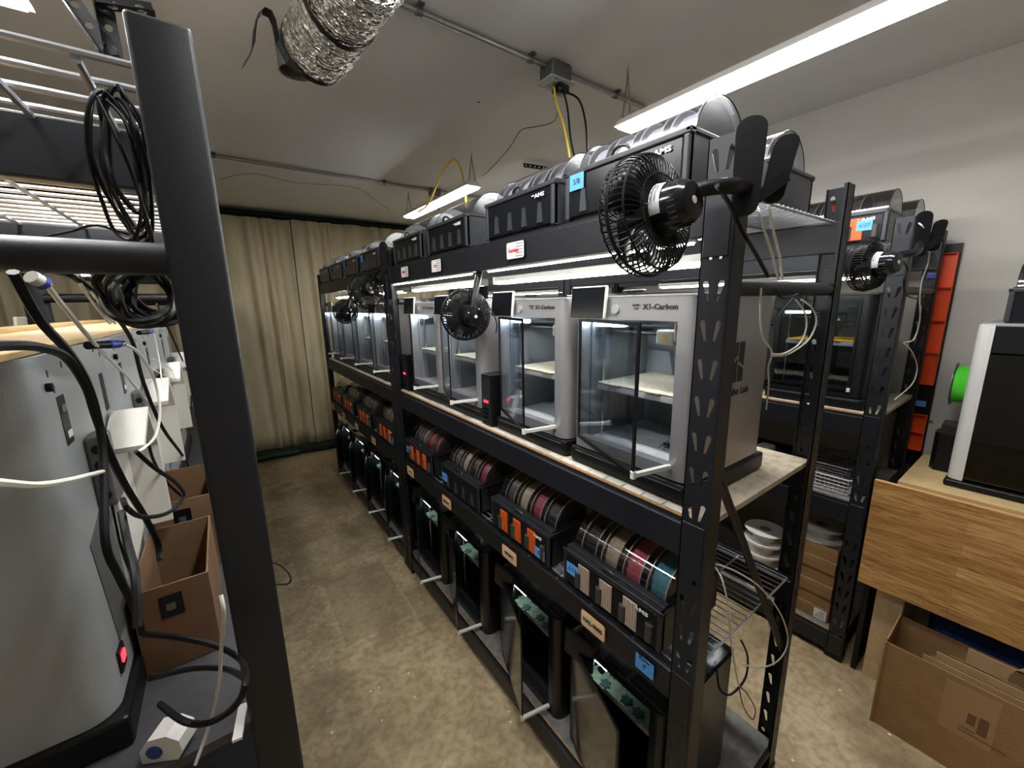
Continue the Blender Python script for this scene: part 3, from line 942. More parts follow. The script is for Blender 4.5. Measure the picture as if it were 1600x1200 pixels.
def spool(colr, rim='flange_light', core='flange'):
    root = empty('filament_spool')
    mb = MB(); R = .097; wd = .062
    for y in (0, wd - .003):
        mb.lathe([(y, .028), (y, R), (y + .003, R), (y + .003, .028), (y, .028)], (0, 0, 0), (0, 1, 0), 32)
    mb.lathe([(0, .030), (wd, .030)], (0, 0, 0), (0, 1, 0), 20)
    mb.build('reel', core, root, smooth=True)
    mb = MB()
    for y in (-.0002, wd - .0032):
        mb.lathe([(y, R - .002), (y, R + .0008), (y + .0034, R + .0008), (y + .0034, R - .002)], (0, 0, 0), (0, 1, 0), 32)
    mb.build('rim', rim, root, smooth=True)
    mb = MB(); prof = [(.004, .03)]
    k = 0; y = .004
    while y < wd - .005: prof += [(y, .083 + .0012 * (k % 2))]; y += .0022; k += 1
    prof.append((wd - .004, .03))
    mb.lathe(prof, (0, 0, 0), (0, 1, 0), 32)
    mb.build('filament', colr, root, smooth=True)
    return root


SP = {}


def put_spool(colr, loc, label, group):
    if colr not in SP:
        SP[colr] = spool(colr); s = SP[colr]
    else: s = copy_tree(SP[colr])
    s.location = loc; tag(s, label, 'filament spool', group)
    return s


def put_feeder(root, loc, label, group, first=[None], rz=0.):
    root.location = loc; root.rotation_euler = (0, 0, rz); tag(root, label, 'filament feeder', group); return root


CX, CZ = AD / 2 + .002, .118
GT = 'filament feeders along the front of the top shelf'
GM = 'filament feeders under the middle shelf'
GS = 'filament spools under the clear domes'
# top shelf, near bay, front row (y starts)
zT = 1.952
t0 = put_feeder(feeder(tape=(AW - .075, .075, '5/8')), (.012, .108, zT), 'smoky domed feeder on the top shelf nearest the camera, behind the large fan', GT)
t1 = put_feeder(feeder(), (.012, .522, zT), 'smoky domed feeder on the top shelf, second from the near end', GT)
tp = [('third from the near end', 1.03), ('fourth from the near end, at the middle post', 1.47)]
for nm, y in tp:
    c = copy_tree(t1, (.012, y, zT)); tag(c, 'smoky domed feeder on the top shelf, ' + nm, 'filament feeder', GT)
t2 = put_feeder(feeder(tape=(AW - .070, .070, '6/2')), (.012, 2.10, zT), 'smoky domed feeder on the top shelf, first beyond the middle post, blue tape', GT)
for nm, y in (('second beyond the middle post, blue tape', 2.56), ('third beyond the middle post, blue tape', 3.03)):
    c = copy_tree(t2, (.012, y, zT)); tag(c, 'smoky domed feeder on the top shelf, ' + nm, 'filament feeder', GT)
c = copy_tree(t1, (.012, 3.46, zT)); tag(c, 'smoky domed feeder on the top shelf, last one by the curtain', 'filament feeder', GT)
rear = put_feeder(feeder(lettering=False), (RDp - .005, .10 + AW, zT), 'grey domed feeder at the rear of the top shelf, nearest the camera', 'filament feeders along the rear of the top shelf', rz=PI)
for nm, y in (('second from the near end', .53), ('third from the near end', 1.0), ('by the middle post', 1.45), ('first beyond the middle post', 2.1), ('second beyond the middle post', 2.6), ('last by the curtain', 3.1)):
    c = copy_tree(rear, (RDp - .005, y + AW, zT), PI); tag(c, 'grey domed feeder at the rear of the top shelf, ' + nm, 'filament feeder', 'filament feeders along the rear of the top shelf')


def fill(fx, fy, fz, cols, where, group=GS, rz=0):
    words = ('viewed left end', 'second from left', 'third from left', 'right end')
    cname = dict(fil_grey='grey', fil_dark='black', fil_cream='cream', fil_pink='pink', fil_blue='pale blue', fil_red='red', fil_magenta='dark pink', fil_brown='brown', fil_orange='orange', fil_silver='light grey')
    for k, cl in enumerate(cols):
        if not cl: continue
        y = fy + .024 + .083 * (3 - k)
        if rz: put_spool(cl, (fx - CX, fy + AW - (.024 + .083 * (3 - k)) - .062 + .0, fz + CZ), f'{cname[cl]} spool, {words[k]}, in {where}', group)
        else: put_spool(cl, (fx + CX, y, fz + CZ), f'{cname[cl]} spool, {words[k]}, in {where}', group)


fill(.012, .108, zT, ('fil_silver', 'fil_silver', 'fil_silver', 'fil_silver'), 'the nearest top-shelf feeder')
fill(.012, .522, zT, ('fil_silver', 'fil_silver', 'fil_grey', 'fil_grey'), 'the second top-shelf feeder')
fill(RDp - .005 - AD + AD, .10, zT, ('fil_silver', 'fil_silver', None, None), 'the rear top-shelf feeder nearest the camera', rz=1)

# middle row of feeders (under the printers)
zM = .812
m0 = put_feeder(feeder('clearlid', 'beigepack', tape=(AW - .072, .050, '5/14'), body='darkplastic'), (.012, .100, zM), 'clear domed feeder nearest the camera under the middle shelf, beige striped front packs', GM)
m1 = put_feeder(feeder('clearlid', 'orangepack', tape=(.022, .018, '9/7'), body='darkplastic'), (.012, .540, zM), 'clear domed feeder second from the near end under the middle shelf, three orange front packs', GM)
m2 = put_feeder(feeder('clearlid', None, tape=(AW - .070, .045, '9/1'), lettering=False, body='darkplastic'), (.012, 1.010, zM), 'clear domed feeder third from the near end under the middle shelf, dark front', GM)
m3 = put_feeder(feeder('clearlid', 'orangepack', tape=(AW - .068, .050, '2/8'), lettering=False, body='darkplastic'), (.012, 1.495, zM), 'clear domed feeder beside the middle post, orange packs and reddish spools', GM)
for nm, y in (('first beyond the middle post', 2.07), ('second beyond the middle post', 2.57), ('third beyond the middle post', 3.05), ('last by the curtain', 3.46)):
    c = copy_tree(m1, (.012, y, zM)); tag(c, 'clear domed feeder under the middle shelf, ' + nm + ', orange packs', 'filament feeder', GM)
fill(.012, .100, zM, ('fil_dark', 'fil_cream', 'fil_pink', 'fil_blue'), 'the nearest middle feeder')
fill(.012, .540, zM, ('fil_grey', 'fil_cream', 'fil_magenta', 'fil_dark'), 'the second middle feeder')
fill(.012, 1.010, zM, ('fil_grey', 'fil_cream', 'fil_dark', 'fil_magenta'), 'the third middle feeder')
fill(.012, 1.495, zM, ('fil_grey', 'fil_silver', 'fil_red', 'fil_magenta'), 'the middle feeder beside the middle post')
fill(.012, 2.07, zM, ('fil_silver', 'fil_silver', 'fil_silver', 'fil_pink'), 'the middle feeder just beyond the middle post')
fill(.012, 2.57, zM, ('fil_silver', 'fil_brown', 'fil_silver', 'fil_brown'), 'the middle feeder second beyond the post')
fill(.012, 3.05, zM, ('fil_brown', 'fil_silver', 'fil_brown', 'fil_silver'), 'the middle feeder third beyond the post')

# ------------------------------------------------------------------ name tags and tape on the beams


def name_tag(y, z, word, kind, label, wd=.098, ht=.056, x=-.0032):
    root = empty('name_tag', (x, y, z))
    if kind == 'orange':
        MB().prism(rrect(-wd / 2, -ht / 2, wd / 2, ht / 2, .009), 0, -.0015, 0).build('card', 'orangelabel', root)
        MB().prism(rrect(-wd / 2 + .004, -ht / 2 + .004, wd / 2 - .004, ht / 2 - .004, .007), 0, -.0019, -.0015).build('face', 'creamlabel', root)
        mb = MB()
        for k in range(5): mb.bar((-.0021, -.008 - k * .007, -.018), (-.0021, -.014 - k * .007, .018), .0012, .0006, (1, 0, 0))
        mb.build('speed_lines', 'orangelabel', root)
        if word: text(word, .0185, (-.0026, .0, 0), '-x', 'ink', root, bold=.0007)
        else:
            mb = MB()
            for k in range(4): mb.box(-.0026, -.022 + k * .012, -.006, -.0022, -.015 + k * .012, .006)
            mb.build('printed_word', 'ink', root)
    else:
        MB().prism(rrect(-wd / 2, -ht / 2, wd / 2, ht / 2, .008), 0, -.0015, 0).build('card', 'ink', root)
        MB().prism(rrect(-wd / 2 + .0022, -ht / 2 + .0022, wd / 2 - .0022, ht / 2 - .0022, .007), 0, -.0019, -.0015).build('face', 'paper', root)
        mb = MB()
        for r in range(5):
            for c in range(6):
                mb.box(-.0023, -.040 + c * .0062, -.021 + r * .0095, -.0019, -.0365 + c * .0062, -.0175 + r * .0095)
        mb.build('dot_grid', 'ink', root)
        if word: text(word, .0175, (-.0027, .008, 0), '-x', 'redink', root, bold=.0005)
        else: MB().box(-.0027, -.010, -.005, -.0023, .030, .005).build('printed_word', 'redink', root)
    tag(root, label, 'name tag', 'name tags stuck on the shelf beams')
    return root


for y, word, lab in ((.322, 'HAL-9000', 'orange name tag with dark lettering on the feeder beam, nearest the camera'), (.765, 'GIZMO', 'orange name tag on the feeder beam, second from the near end'),
                     (1.31, 'BISHOP', 'orange name tag on the feeder beam, third from the near end'), (1.785, None, 'orange name tag on the feeder beam, last before the middle post'),
                     (2.50, None, 'small orange name tag on the far beam, first beyond the middle post'), (2.95, None, 'small orange name tag on the far beam, second beyond the middle post'),
                     (3.38, None, 'small orange name tag on the far beam, third beyond the middle post'), (3.80, None, 'small orange name tag on the far beam, nearest the curtain')):
    name_tag(y, .752, word, 'orange', lab)
for y, word, lab in ((.694, 'Gundam', 'white name tag with red lettering on the top beam, right of the others'), (1.285, 'Cob', 'white name tag with red lettering on the top beam, middle one'),
                     (1.66, None, 'white name tag with red lettering on the top beam, nearest the middle post')):
    name_tag(y, 1.902, word, 'white', lab)
tpo = MB().box(-.0048, .106, .738, -.0040, .163, .785).build('row_tape', 'bluetape')
tag(tpo, 'blue tape square with a handwritten row number on the near end of the feeder beam', 'tape')
text('Row\n4', .019, (-.0052, .135, .770), '-x', 'ink', tpo, name='handwriting')

# ------------------------------------------------------------------ fans


def fan(center, axis, clip_at, label, R=.100, cliptop=None, lab=True, neck=None, jaws=True, ws=1.55):
    """axis points from motor to the front grille"""
    c = Vector(center); d = Vector(axis).normalized()
    up = Vector((0, 0, 1)); u = d.cross(up).normalized(); v = u.cross(d)
    root = empty('clip_fan', c); tag(root, label, 'fan', 'black clip-on fans')

    def P(h, r, a): return d * h + (u * math.cos(a) + v * math.sin(a)) * r
    mb = MB(); n = 60
    for k in range(n):      # flat back of radial spokes, then barrel rungs, then the spiral front
        a = 2 * PI * k / n
        mb.tube([P(-.040, .036, a), P(-.043, R * .62, a), P(-.041, R * .84, a), P(-.034, R * .95, a), P(-.022, R, a), P(.012, R, a)], .0013 * ws, 4, 1)
        if k % 2 == 0: mb.tube([P(.012, R, a), P(.024, R * .88, a + .08), P(.030, R * .6, a + .18), P(.031, .024, a + .34)], .0013 * ws, 4, 2)
    for h, r, t in ((-.034, R * .95, .0020), (-.004, R + .0015, .0036), (-.043, R * .62, .0015), (-.040, .040, .003), (.012, R, .0018), (.029, R * .62, .0014)):
        mb.tube([P(h, r, 2 * PI * k / 48) for k in range(48)], t, 5, 1, closed=True)
    mb.build('cage', 'black', root, smooth=False)
    mb = MB()
    for k in range(5):      # blades
        a0 = 2 * PI * k / 5; g = []
        for i in range(7):
            r = .022 + (R * .86 - .022) * i / 6; row = []
            for j in range(5):
                a = a0 + (j / 4 - .5) * .95 * (.75 + .4 * i / 6); row.append(mb.bm.verts.new(P((j / 4 - .5) * .026, r, a)))
            g.append(row)
        for i in range(6):
            for j in range(4): mb.bm.faces.new((g[i][j], g[i + 1][j], g[i + 1][j + 1], g[i][j + 1]))
    mb.lathe([(-.014, 0), (-.014, .022), (.012, .022), (.018, .012), (.018, 0)], (0, 0, 0), d, 20)
    b = mb.build('blades', 'darkplastic', root, smooth=True)
    sm = b.modifiers.new('thick', 'SOLIDIFY'); sm.thickness = .0016
    MB().lathe([(.030, 0), (.034, .012), (.030, .024), (.026, .024)], (0, 0, 0), d, 20).build('badge', 'blackgloss', root, smooth=True)
    mb = MB(); mb.lathe([(-.040, .041), (-.060, .041), (-.088, .036), (-.098, .030), (-.100, .0)], (0, 0, 0), d, 28)
    mb.lathe([(-.036, .045), (-.046, .045), (-.046, .041)], (0, 0, 0), d, 28)
    mo = mb.build('motor_housing', 'blackgloss', root, smooth=True)
    mb = MB()
    for k in range(26):
        a = 2 * PI * k / 26; mb.tube([P(-.074, .0385, a), P(-.086, .0372, a)], .0011, 4, 1)
    mb.build('vent_ribs', 'darkplastic', mo)
    MB().lathe([(-.1005, 0), (-.1005, .006), (-.098, .007)], (0, 0, 0), d, 12).build('speed_knob', 'offwhite', mo)
    if lab:
        mb = MB(); mb.lathe([(-.044, .0452), (-.062, .0416)], (0, 0, 0), d, 14, lab, lab + 1.5)
        rl = mb.build('rating_label', 'fanlabel', mo, smooth=True)
        mb = MB(); mb.lathe([(-.047, .0458), (-.050, .0452)], (0, 0, 0), d, 8, lab + .5, lab + 1.3); mb.lathe([(-.053, .0447), (-.055, .0443)], (0, 0, 0), d, 8, lab + .5, lab + 1.3)
        mb.build('label_print', 'greybox', rl)
    j = Vector(clip_at) - c
    s0 = d * -.07 + Vector((0, 0, -.0))
    mid = (s0 + j) / 2 + Vector(neck or (0, 0, .02))
    mb = MB(); mb.tube([s0, s0 * .6 + mid * .4 + Vector((0, 0, .012)), mid, j], .013, 10, 5)
    mb.lathe([(-.016, 0), (-.016, .020), (.016, .020), (.016, 0)], s0 + Vector((0, 0, .0)), u, 16)
    mb.build('neck', 'black', root, smooth=True)
    if jaws:
        W = Vector(cliptop or (.6, -.8, 0)).normalized(); N = Vector((-W.y, W.x, 0)) * -1
        mb = MB()
        # two paddles meeting at the spring, opening upward
        for off, no, lean, wd, h in ((0, .0, .02, .050, .118), (.046, -.012, .22, .040, .085)):
            pts = rrect(-wd / 2, -.05 if off == 0 else -.03, wd / 2, h, wd / 2 * .9, 6); A = []; B = []
            for (a, z) in pts:
                tp = 1 - .12 * (1 - max(0, z) / h)
                base = j + W * (a * tp + off + max(0, z) * lean) + N * (no - .010 * max(0, z) / h) + Vector((0, 0, z))
                A.append(mb.bm.verts.new(base)); B.append(mb.bm.verts.new(base + N * .009))
            nn = len(pts)
            for i in range(nn): mb.bm.faces.new((A[i], A[(i + 1) % nn], B[(i + 1) % nn], B[i]))
            mb.bm.faces.new(A); mb.bm.faces.new(B[::-1])
        mb.bar(j + W * .02 + Vector((0, 0, -.02)), j + W * .062 + Vector((0, 0, .012)), .02, .014, tuple(N))
        cp = mb.build('clip', 'black', root, smooth=True)
        MB().cyl(j + W * .056 - N * .022 + Vector((0, 0, .004)), j + W * .056 - N * .010 + Vector((0, 0, .004)), .0055, 12).build('clip_screw', 'chrome', cp, smooth=True)
    return root


f1c = at(1004, 341, 1, .085)
fan(tuple(f1c), (.0, .99, -.12), (-.010, -.020, 1.930), 'large black clip fan on the near post of the centre rack, seen from behind', R=.102, lab=3.6, neck=(-.0, -.03, .01), ws=1.25)
f2c = at(727, 492, 0, -.02)
fan(tuple(f2c), (.10, .99, .05), (.03, f2c.y - .04, 1.86), 'black clip fan hanging from the top beam in front of the third silver printer', R=.098, lab=False, jaws=False, ws=2.0)
f3c = at(571, 455, 0, -.08)
fan(tuple(f3c), (-.05, .97, -.15), (-.012, 1.945, 1.97), 'black clip fan on the middle post of the centre rack, upper of two', R=.10, lab=False, jaws=True, ws=2.2)
f4c = at(540, 487, 0, -.05)
fan(tuple(f4c), (.10, .98, .1), (.03, f4c.y + .02, 1.86), 'small black clip fan beyond the middle post, lower and farther of two', R=.085, lab=False, jaws=False, ws=2.2)
f5c = at(1350, 416, 1, .06)
fan(tuple(f5c), (.25, .96, -.05), (R2X + .0, -.022, 1.93), 'black clip fan on the near post of the right rack, beside the orange trays', R=.085, lab=3.6, neck=(0, -.03, 0))

# ------------------------------------------------------------------ strip lights under the top shelf


def strip(x, y0, y1, z, label, mt='strip_light', group='strip lights under the top shelves'):
    root = empty('strip_light', (x, y0, z)); L = y1 - y0
    MB().box(-.020, 0, .008, .020, L, .026, .003).build('housing', 'whiteplastic', root)
    MB().box(-.013, .012, -.004, .013, L - .012, .008, .003).build('diffuser', mt, root)
    MB().box(-.021, -.012, -.004, .021, .0, .027, .003).build('end_cap', 'whiteplastic', root); MB().box(-.021, L, -.004, .021, L + .012, .027, .003).build('end_cap', 'whiteplastic', root)
    tag(root, label, 'strip light', group)
    return root


strip(.16, .10, 1.04, 1.815, 'bright strip light under the top shelf above the two nearest silver printers')
strip(.16, 1.16, 1.93, 1.815, 'bright strip light under the top shelf above the third and fourth silver printers')
strip(.16, 2.08, 2.95, 1.815, 'bright strip light under the top shelf just beyond the middle post')
strip(.16, 3.02, 3.85, 1.815, 'bright strip light under the top shelf at the curtain end')
def lip_strip(y0, y1, label):
    root = empty('light_bar', (.013, y0, 1.8535)); L = y1 - y0
    MB().box(-.006, 0, -.004, .006, L, .001, .001, 1).build('channel', 'whiteplastic', root)
    MB().box(-.0045, .006, -.008, .0045, L - .006, -.004, .0015, 1).build('diffuser', 'strip_light', root)
    tag(root, label, 'light bar', 'thin light bars under the top beam')


lip_strip(.08, .89, 'thin light bar under the top beam, near half of the nearest bay')
lip_strip(1.0, 1.88, 'thin light bar under the top beam, ending at the middle post')
strip(R2X + .16, .12, 1.2, 1.815, 'strip light under the top shelf of the right rack, near end', 'strip_dim')
strip(R2X + .16, 2.1, 3.3, 1.815, 'strip light under the top shelf of the right rack, far end', 'strip_dim')

# ------------------------------------------------------------------ hanging shop lights


def chain(mb, p0, p1, n):
    p0 = Vector(p0); p1 = Vector(p1)
    for k in range(n):
        t = (k + .5) / n; c = p0.lerp(p1, t); h = (p1 - p0).length / n * .65
        ax = Vector((1, 0, 0)) if k % 2 else Vector((0, 1, 0)); d = (p1 - p0).normalized()
        pts = [c + d * h * math.cos(2 * PI * q / 8) + ax * .004 * math.sin(2 * PI * q / 8) for q in range(8)]
        mb.tube(pts, .0018, 4, 1, closed=True)


def shop(x, y0, y1, z, label, lamp='tube_light', pull=None):
    root = empty('shop_light', (x, y0, z)); L = y1 - y0
    mb = MB(); mb.prism([(-.062, 0), (-.058, 0), (-.03, .030), (.03, .030), (.058, 0), (.062, 0), (.033, .035), (-.033, .035)], 1, 0, L)
    mb.build('reflector', 'whiteplastic', root)
    mb = MB(); mb.box(-.052, .01, -.012, .052, L - .01, .006, .006); mb.build('diffuser', lamp, root)
    for ya, yb in ((-.003, 0), (L, L + .003)): MB().prism([(-.062, 0), (-.03, .035), (.03, .035), (.062, 0)], 1, ya, yb).build('end_cap', 'whiteplastic', root)
    for yy in (.02, L - .02):
        mb = MB(); chain(mb, (0, yy, H - z - .03), (-.028, yy, .035), max(4, int((H - z) / .018))); chain(mb, (0, yy, H - z - .03), (.028, yy, .035), max(4, int((H - z) / .018)))
        mb.tube([(0, yy, H - z - .001), (.004, yy, H - z - .015), (0, yy, H - z - .03), (-.008, yy, H - z - .022)], .002, 6)
        mb.build('hanging_chain', 'chaincol', root)
    if pull is not None:
        mb = MB(); mb.tube([(.058, pull, 0), (.058, pull, -.03)], .0012, 5, 1); mb.cyl((.058, pull, -.045), (.058, pull, -.03), .0035, 8); mb.build('pull_cord', 'whiteplastic', root)
    tag(root, label, 'shop light', 'shop lights hung from the ceiling')
    return root


shop(.86, -.24, .985, 2.535, 'bright shop light hanging from the ceiling over the near end of the centre rack', pull=.86)
shop(.80, 2.27, 3.50, 2.57, 'bright shop light at the far end with a yellow cord looped above it')
shop(-1.18, .20, 1.42, 2.55, 'bright shop light at the top left corner above the left rack')
shop(-.34, -.38, .80, 2.70, 'added unseen fill lamp shaped as a shop light, over the aisle and out of the frame', 'tube_added')  # unseen lamp, added to brighten the aisle floor

# ------------------------------------------------------------------ ceiling conduits, boxes, cords


def conduit(y, x0, x1, label, clamps, r=.0115, z=None):
    z = z or H - r - .006
    root = empty('conduit', (x0, y, z))
    MB().cyl((0, 0, 0), (x1 - x0, 0, 0), r, 12).build('pipe', 'steel', root, smooth=True)
    for cxx in clamps:
        mb = MB(); mb.lathe([(-.012, r + .0035), (.012, r + .0035)], (cxx - x0, 0, 0), (1, 0, 0), 14); mb.box(cxx - x0 - .012, -.03, r - .001, cxx - x0 + .012, .03, H - z - .001)
        mb.build('clamp', 'greybox', root)
    tag(root, label, 'conduit', 'grey pipes across the ceiling')


conduit(1.16, -.30, .53, 'grey steel conduit on the ceiling between foil duct and socket box', (-.08, .44))
conduit(1.155, .63, 1.25, 'grey steel conduit on the ceiling right of the socket box', (1.0,))
conduit(3.28, -1.9, .93, 'grey steel conduit on the ceiling near the curtain, left of the small socket box', (-.7, .5))
conduit(3.26, 1.02, 1.9, 'short grey conduit on the ceiling right of the small socket box', (1.5,))


def outlet_box(x, y, s, label, plug=True):
    root = empty('outlet_box', (x, y, H))
    MB().box(-s, -s * .8, -.075, s, s * .8, -.001, .016, 3).build('box', 'greybox', root, smooth=True)
    MB().box(-s - .012, -s * .9, -.081, s + .012, s * .9, -.075, .002).build('cover_plate', 'whitepvc', root)
    MB().box(-s * .8, -s * .6, -.085, -s * .1, s * .5, -.081, .002).build('socket', 'offwhite', root)
    MB().box(-s * .75, -s * .75, -.0835, -s * .4, -s * .5, -.081).build('sticker', 'bluetape', root)
    tag(root, label, 'outlet box', 'electrical boxes on the ceiling')


outlet_box(.585, 1.155, .062, 'grey electrical box on the ceiling with plugs and cords hanging down over the rack')
outlet_box(.975, 3.27, .05, 'small grey electrical box on the ceiling near the curtain')


def cable(name, pts, r, mt, label, cat='cable', group=None, seg=7, sub=6):
    o = MB().tube(pts, r, seg, sub).build(name, mt, smooth=True)
    tag(o, label, cat, group); return o


pg = empty('power_adapter', (.60, 1.14, 2.715)); tag(pg, 'black power plug in the ceiling electrical box with cords leaving it', 'power plug')
MB().box(-.03, -.03, -.035, .035, .03, 0, .010, 3).build('plug_body', 'blackgloss', pg, smooth=True)
cable('dangling_wire', [(.60, 1.12, 2.69), (.60, 1.09, 2.60), (.585, 1.05, 2.45), (.57, .98, 2.28), (.55, .95, 2.16)], .0045, 'rubber', 'black cord hanging from the ceiling box, left one of the pair', group='cords from the ceiling box')
cable('dangling_wire', [(.62, 1.13, 2.69), (.66, 1.08, 2.65), (.675, 1.05, 2.55), (.64, 1.0, 2.40), (.62, .97, 2.28), (.60, .95, 2.14)], .0045, 'rubber', 'black cord hanging from the ceiling box, right bowed one', group='cords from the ceiling box')
cable('extension_cord', [(.56, 1.14, 2.70), (.56, 1.12, 2.62), (.575, 1.08, 2.5), (.60, 1.05, 2.3), (.61, 1.0, 2.12)], .0055, 'yellowcord', 'yellow extension cord dropping from the ceiling box behind the rack', 'cord', 'yellow cords')
cable('extension_cord', [at(652, 332, 1, 2.55), at(668, 320, 1, 2.5), at(682, 290, 1, 2.42), at(695, 262, 1, 2.38), at(710, 249, 1, 2.34), at(721, 268, 1, 2.36), at(727, 300, 1, 2.38), at(728, 325, 1, 2.4)], .007, 'yellowcord', 'yellow extension cord looped over a ceiling hook above the far shop light', 'cord', 'yellow cords')
cable('extension_cord', [at(322, 160, 0, -.84), at(334, 180, 0, -.835), at(341, 210, 0, -.83), at(339, 245, 0, -.83), at(336, 300, 0, -.835), at(340, 360, 0, -.84)], .0025, 'yellowcord', 'thin yellow cord showing beside the foreground black post', 'cord', 'yellow cords')
cable('stray_wire', [at(872, 170, 2, 2.79), at(865, 190, 2, 2.79), at(838, 198, 2, 2.79), at(815, 203, 2, 2.79), at(800, 225, 2, 2.79), at(780, 250, 2, 2.79), at(755, 275, 2, 2.79)], .0025, 'cardboard_dark', 'thin brown wire stapled along the ceiling left of the ceiling box', 'wire', 'thin ceiling wires')
cable('stray_wire', [at(345, 280, 2, 2.79), at(395, 271, 2, 2.79), at(460, 285, 2, 2.79), at(550, 292, 2, 2.79), at(575, 305, 2, 2.79), at(610, 330, 2, 2.79)], .0018, 'cardboard_dark', 'thin wire along the ceiling above the curtain', 'wire', 'thin ceiling wires')
for k, dx in enumerate((-.02, .015)):
    cable('short_lead', [(.975 + dx, 3.24, 2.72), (.965 + dx, 3.235, 2.68), (.975 + dx, 3.23, 2.64), (.972 + dx, 3.23, 2.60)], .006, 'cardboard_dark', ('left' if k == 0 else 'right') + ' of two short brown leads hanging under the small ceiling box', 'cable', 'short brown leads')

# perforated angle brackets
def angle_iron(p0, p1, label, side=(0, 0, 1), wd=.035):
    p0 = Vector(p0); p1 = Vector(p1); d = (p1 - p0); L = d.length; d.normalize(); side = Vector(side)
    s_ = (side - d * side.dot(d)).normalized(); n = d.cross(s_)
    mb = MB()
    hole = [(wd / 2 + .0075 * math.cos(2 * PI * q / 10), .02 + .0075 * math.sin(2 * PI * q / 10)) for q in range(10)]
    mb.holes(p0 - s_ * wd / 2, s_, d, wd, L, (.04, [hole]), .002, n)
    mb.holes(p0 - s_ * wd / 2, n, d, wd, L, (.04, [hole]), .002, s_)
    o = mb.build('angle_iron', 'rubber'); tag(o, label, 'bracket', 'perforated angle irons'); return o


ya = 1.05
angle_iron(at(105, -10, 1, ya), at(172, 88, 1, ya), 'slanted perforated angle iron hanging at top left', (1, 0, 0), .034)
angle_iron(at(160, -5, 1, ya + .01), at(180, 92, 1, ya + .01), 'upright perforated angle iron at top left, meeting the slanted one', (1, 0, 0), .034)
angle_iron(at(150, 2, 1, ya - .01), at(240, 16, 1, ya - .01), 'level perforated angle iron at the top edge above the foreground post', (0, 0, 1), .03)
angle_iron(at(818, 258, 1, 2.2), at(872, 266, 1, 2.2), 'short black perforated angle iron hanging under the ceiling behind the top feeders', (0, 0, 1), .03)

# foil duct
du = empty('foil_duct', (0, 0, 0)); tag(du, 'crinkled silver foil duct hanging from the ceiling with black straps', 'duct')
P0 = at(492, 78, 2, 2.60); P1 = at(585, -75, 2, 2.60)
dd = (P1 - P0).normalized(); mb = MB(); Lr = (P1 - P0).length; n = 46; prof = []
for k in range(n + 1):
    prof.append((Lr * k / n, .100 + .003 * (k % 2) + .004 * math.sin(k * .9)))
mb.lathe(prof, P0, dd, 40)
rnd = random.Random(4)
for v in mb.bm.verts: v.co += Vector((rnd.uniform(-1, 1), rnd.uniform(-1, 1), rnd.uniform(-1, 1))) * .003
mb.build('foil_sleeve', 'foil', du, smooth=False)
for t in (.02, .52):
    MB().lathe([(Lr * t - .012, .1065), (Lr * t + .014, .1065)], P0, dd, 36).build('strap', 'black', du, smooth=True)
mb = MB(); pts = [at(472, 112, 1, P0.y - .02), at(450, 95, 1, P0.y - .02), at(434, 65, 1, P0.y - .02), at(428, 35, 1, P0.y - .02), at(422, 22, 1, P0.y - .02), at(412, 17, 1, P0.y - .02), at(402, 26, 1, P0.y - .02), at(398, 45, 1, P0.y - .02), at(396, 70, 1, P0.y - .02), at(390, 88, 1, P0.y - .02), at(381, 101, 1, P0.y - .02)]
mb.ribbon(pts, (.35, -.8, .5), .026, .002); mb.build('loose_strap_end', 'black', du)
co = at(462, 96, 2, 2.72)
MB().lathe([(0, .068), (.12, .068), (.12, .063), (0, .063), (0, .068)], (co.x, co.y, H - .121), (0, 0, 1), 30).build('ceiling_collar', 'steel', du, smooth=True)

# ------------------------------------------------------------------ right rack contents
sR = printer('printer', 'black', dooropen=-.001, plate='plate_orange', bedz=.25)
for ch in sR.children:
    for g in ch.children:
        if g.name.startswith('pane'): g.data = g.data.copy(); g.data.materials[0] = M['doorglass']
tag(sR, 'black printer on the middle shelf of the right rack, bright orange plate inside', '3D printer', 'printers on the right rack')
sR.location = (R2X + .045, .082, zP)
c = copy_tree(silF, (R2X + .045, .55, zP)); tag(c, 'silver-framed printer on the right rack seen past the centre rack cables', '3D printer', 'printers on the right rack')
c = copy_tree(sR, (R2X + .045, 1.05, zP)); tag(c, 'black printer on the right rack, farthest of the three', '3D printer', 'printers on the right rack')
for y, l in ((.075, 'black plinth under the black printer on the right rack'), (.543, 'black plinth under the silver-framed printer on the right rack'), (1.043, 'black plinth under the farthest printer on the right rack')):
    c = copy_tree(pl, (R2X + .045, y, 1.2365)); tag(c, l, 'plinth', 'plinths on the right rack')
ra = put_feeder(feeder('smoke_dark', 'orangepack', tape=(.045, .052, '6/27')), (R2X + .012, .085, zT), 'dark domed feeder on top of the right rack, with blue dated tape', 'feeders on the right rack')
rb = put_feeder(feeder('smoke_dark', None, lettering=False), (R2X + RDp - .005, .07 + AW, zT), 'dark domed feeder at the rear of the right rack top shelf', 'feeders on the right rack', rz=PI)
rc = put_feeder(feeder('smoke_dark', None, lettering=False), (R2X + .012, .50, zT), 'dark domed feeder on the right rack beyond the dated one', 'feeders on the right rack')
fill(R2X + .012, .085, zT, ('fil_grey', 'fil_orange', 'fil_brown', None), 'the right rack feeder with dated tape')
fill(R2X + .012, .50, zT, ('fil_grey', 'fil_grey', None, None), 'the right rack feeder beyond the dated one')

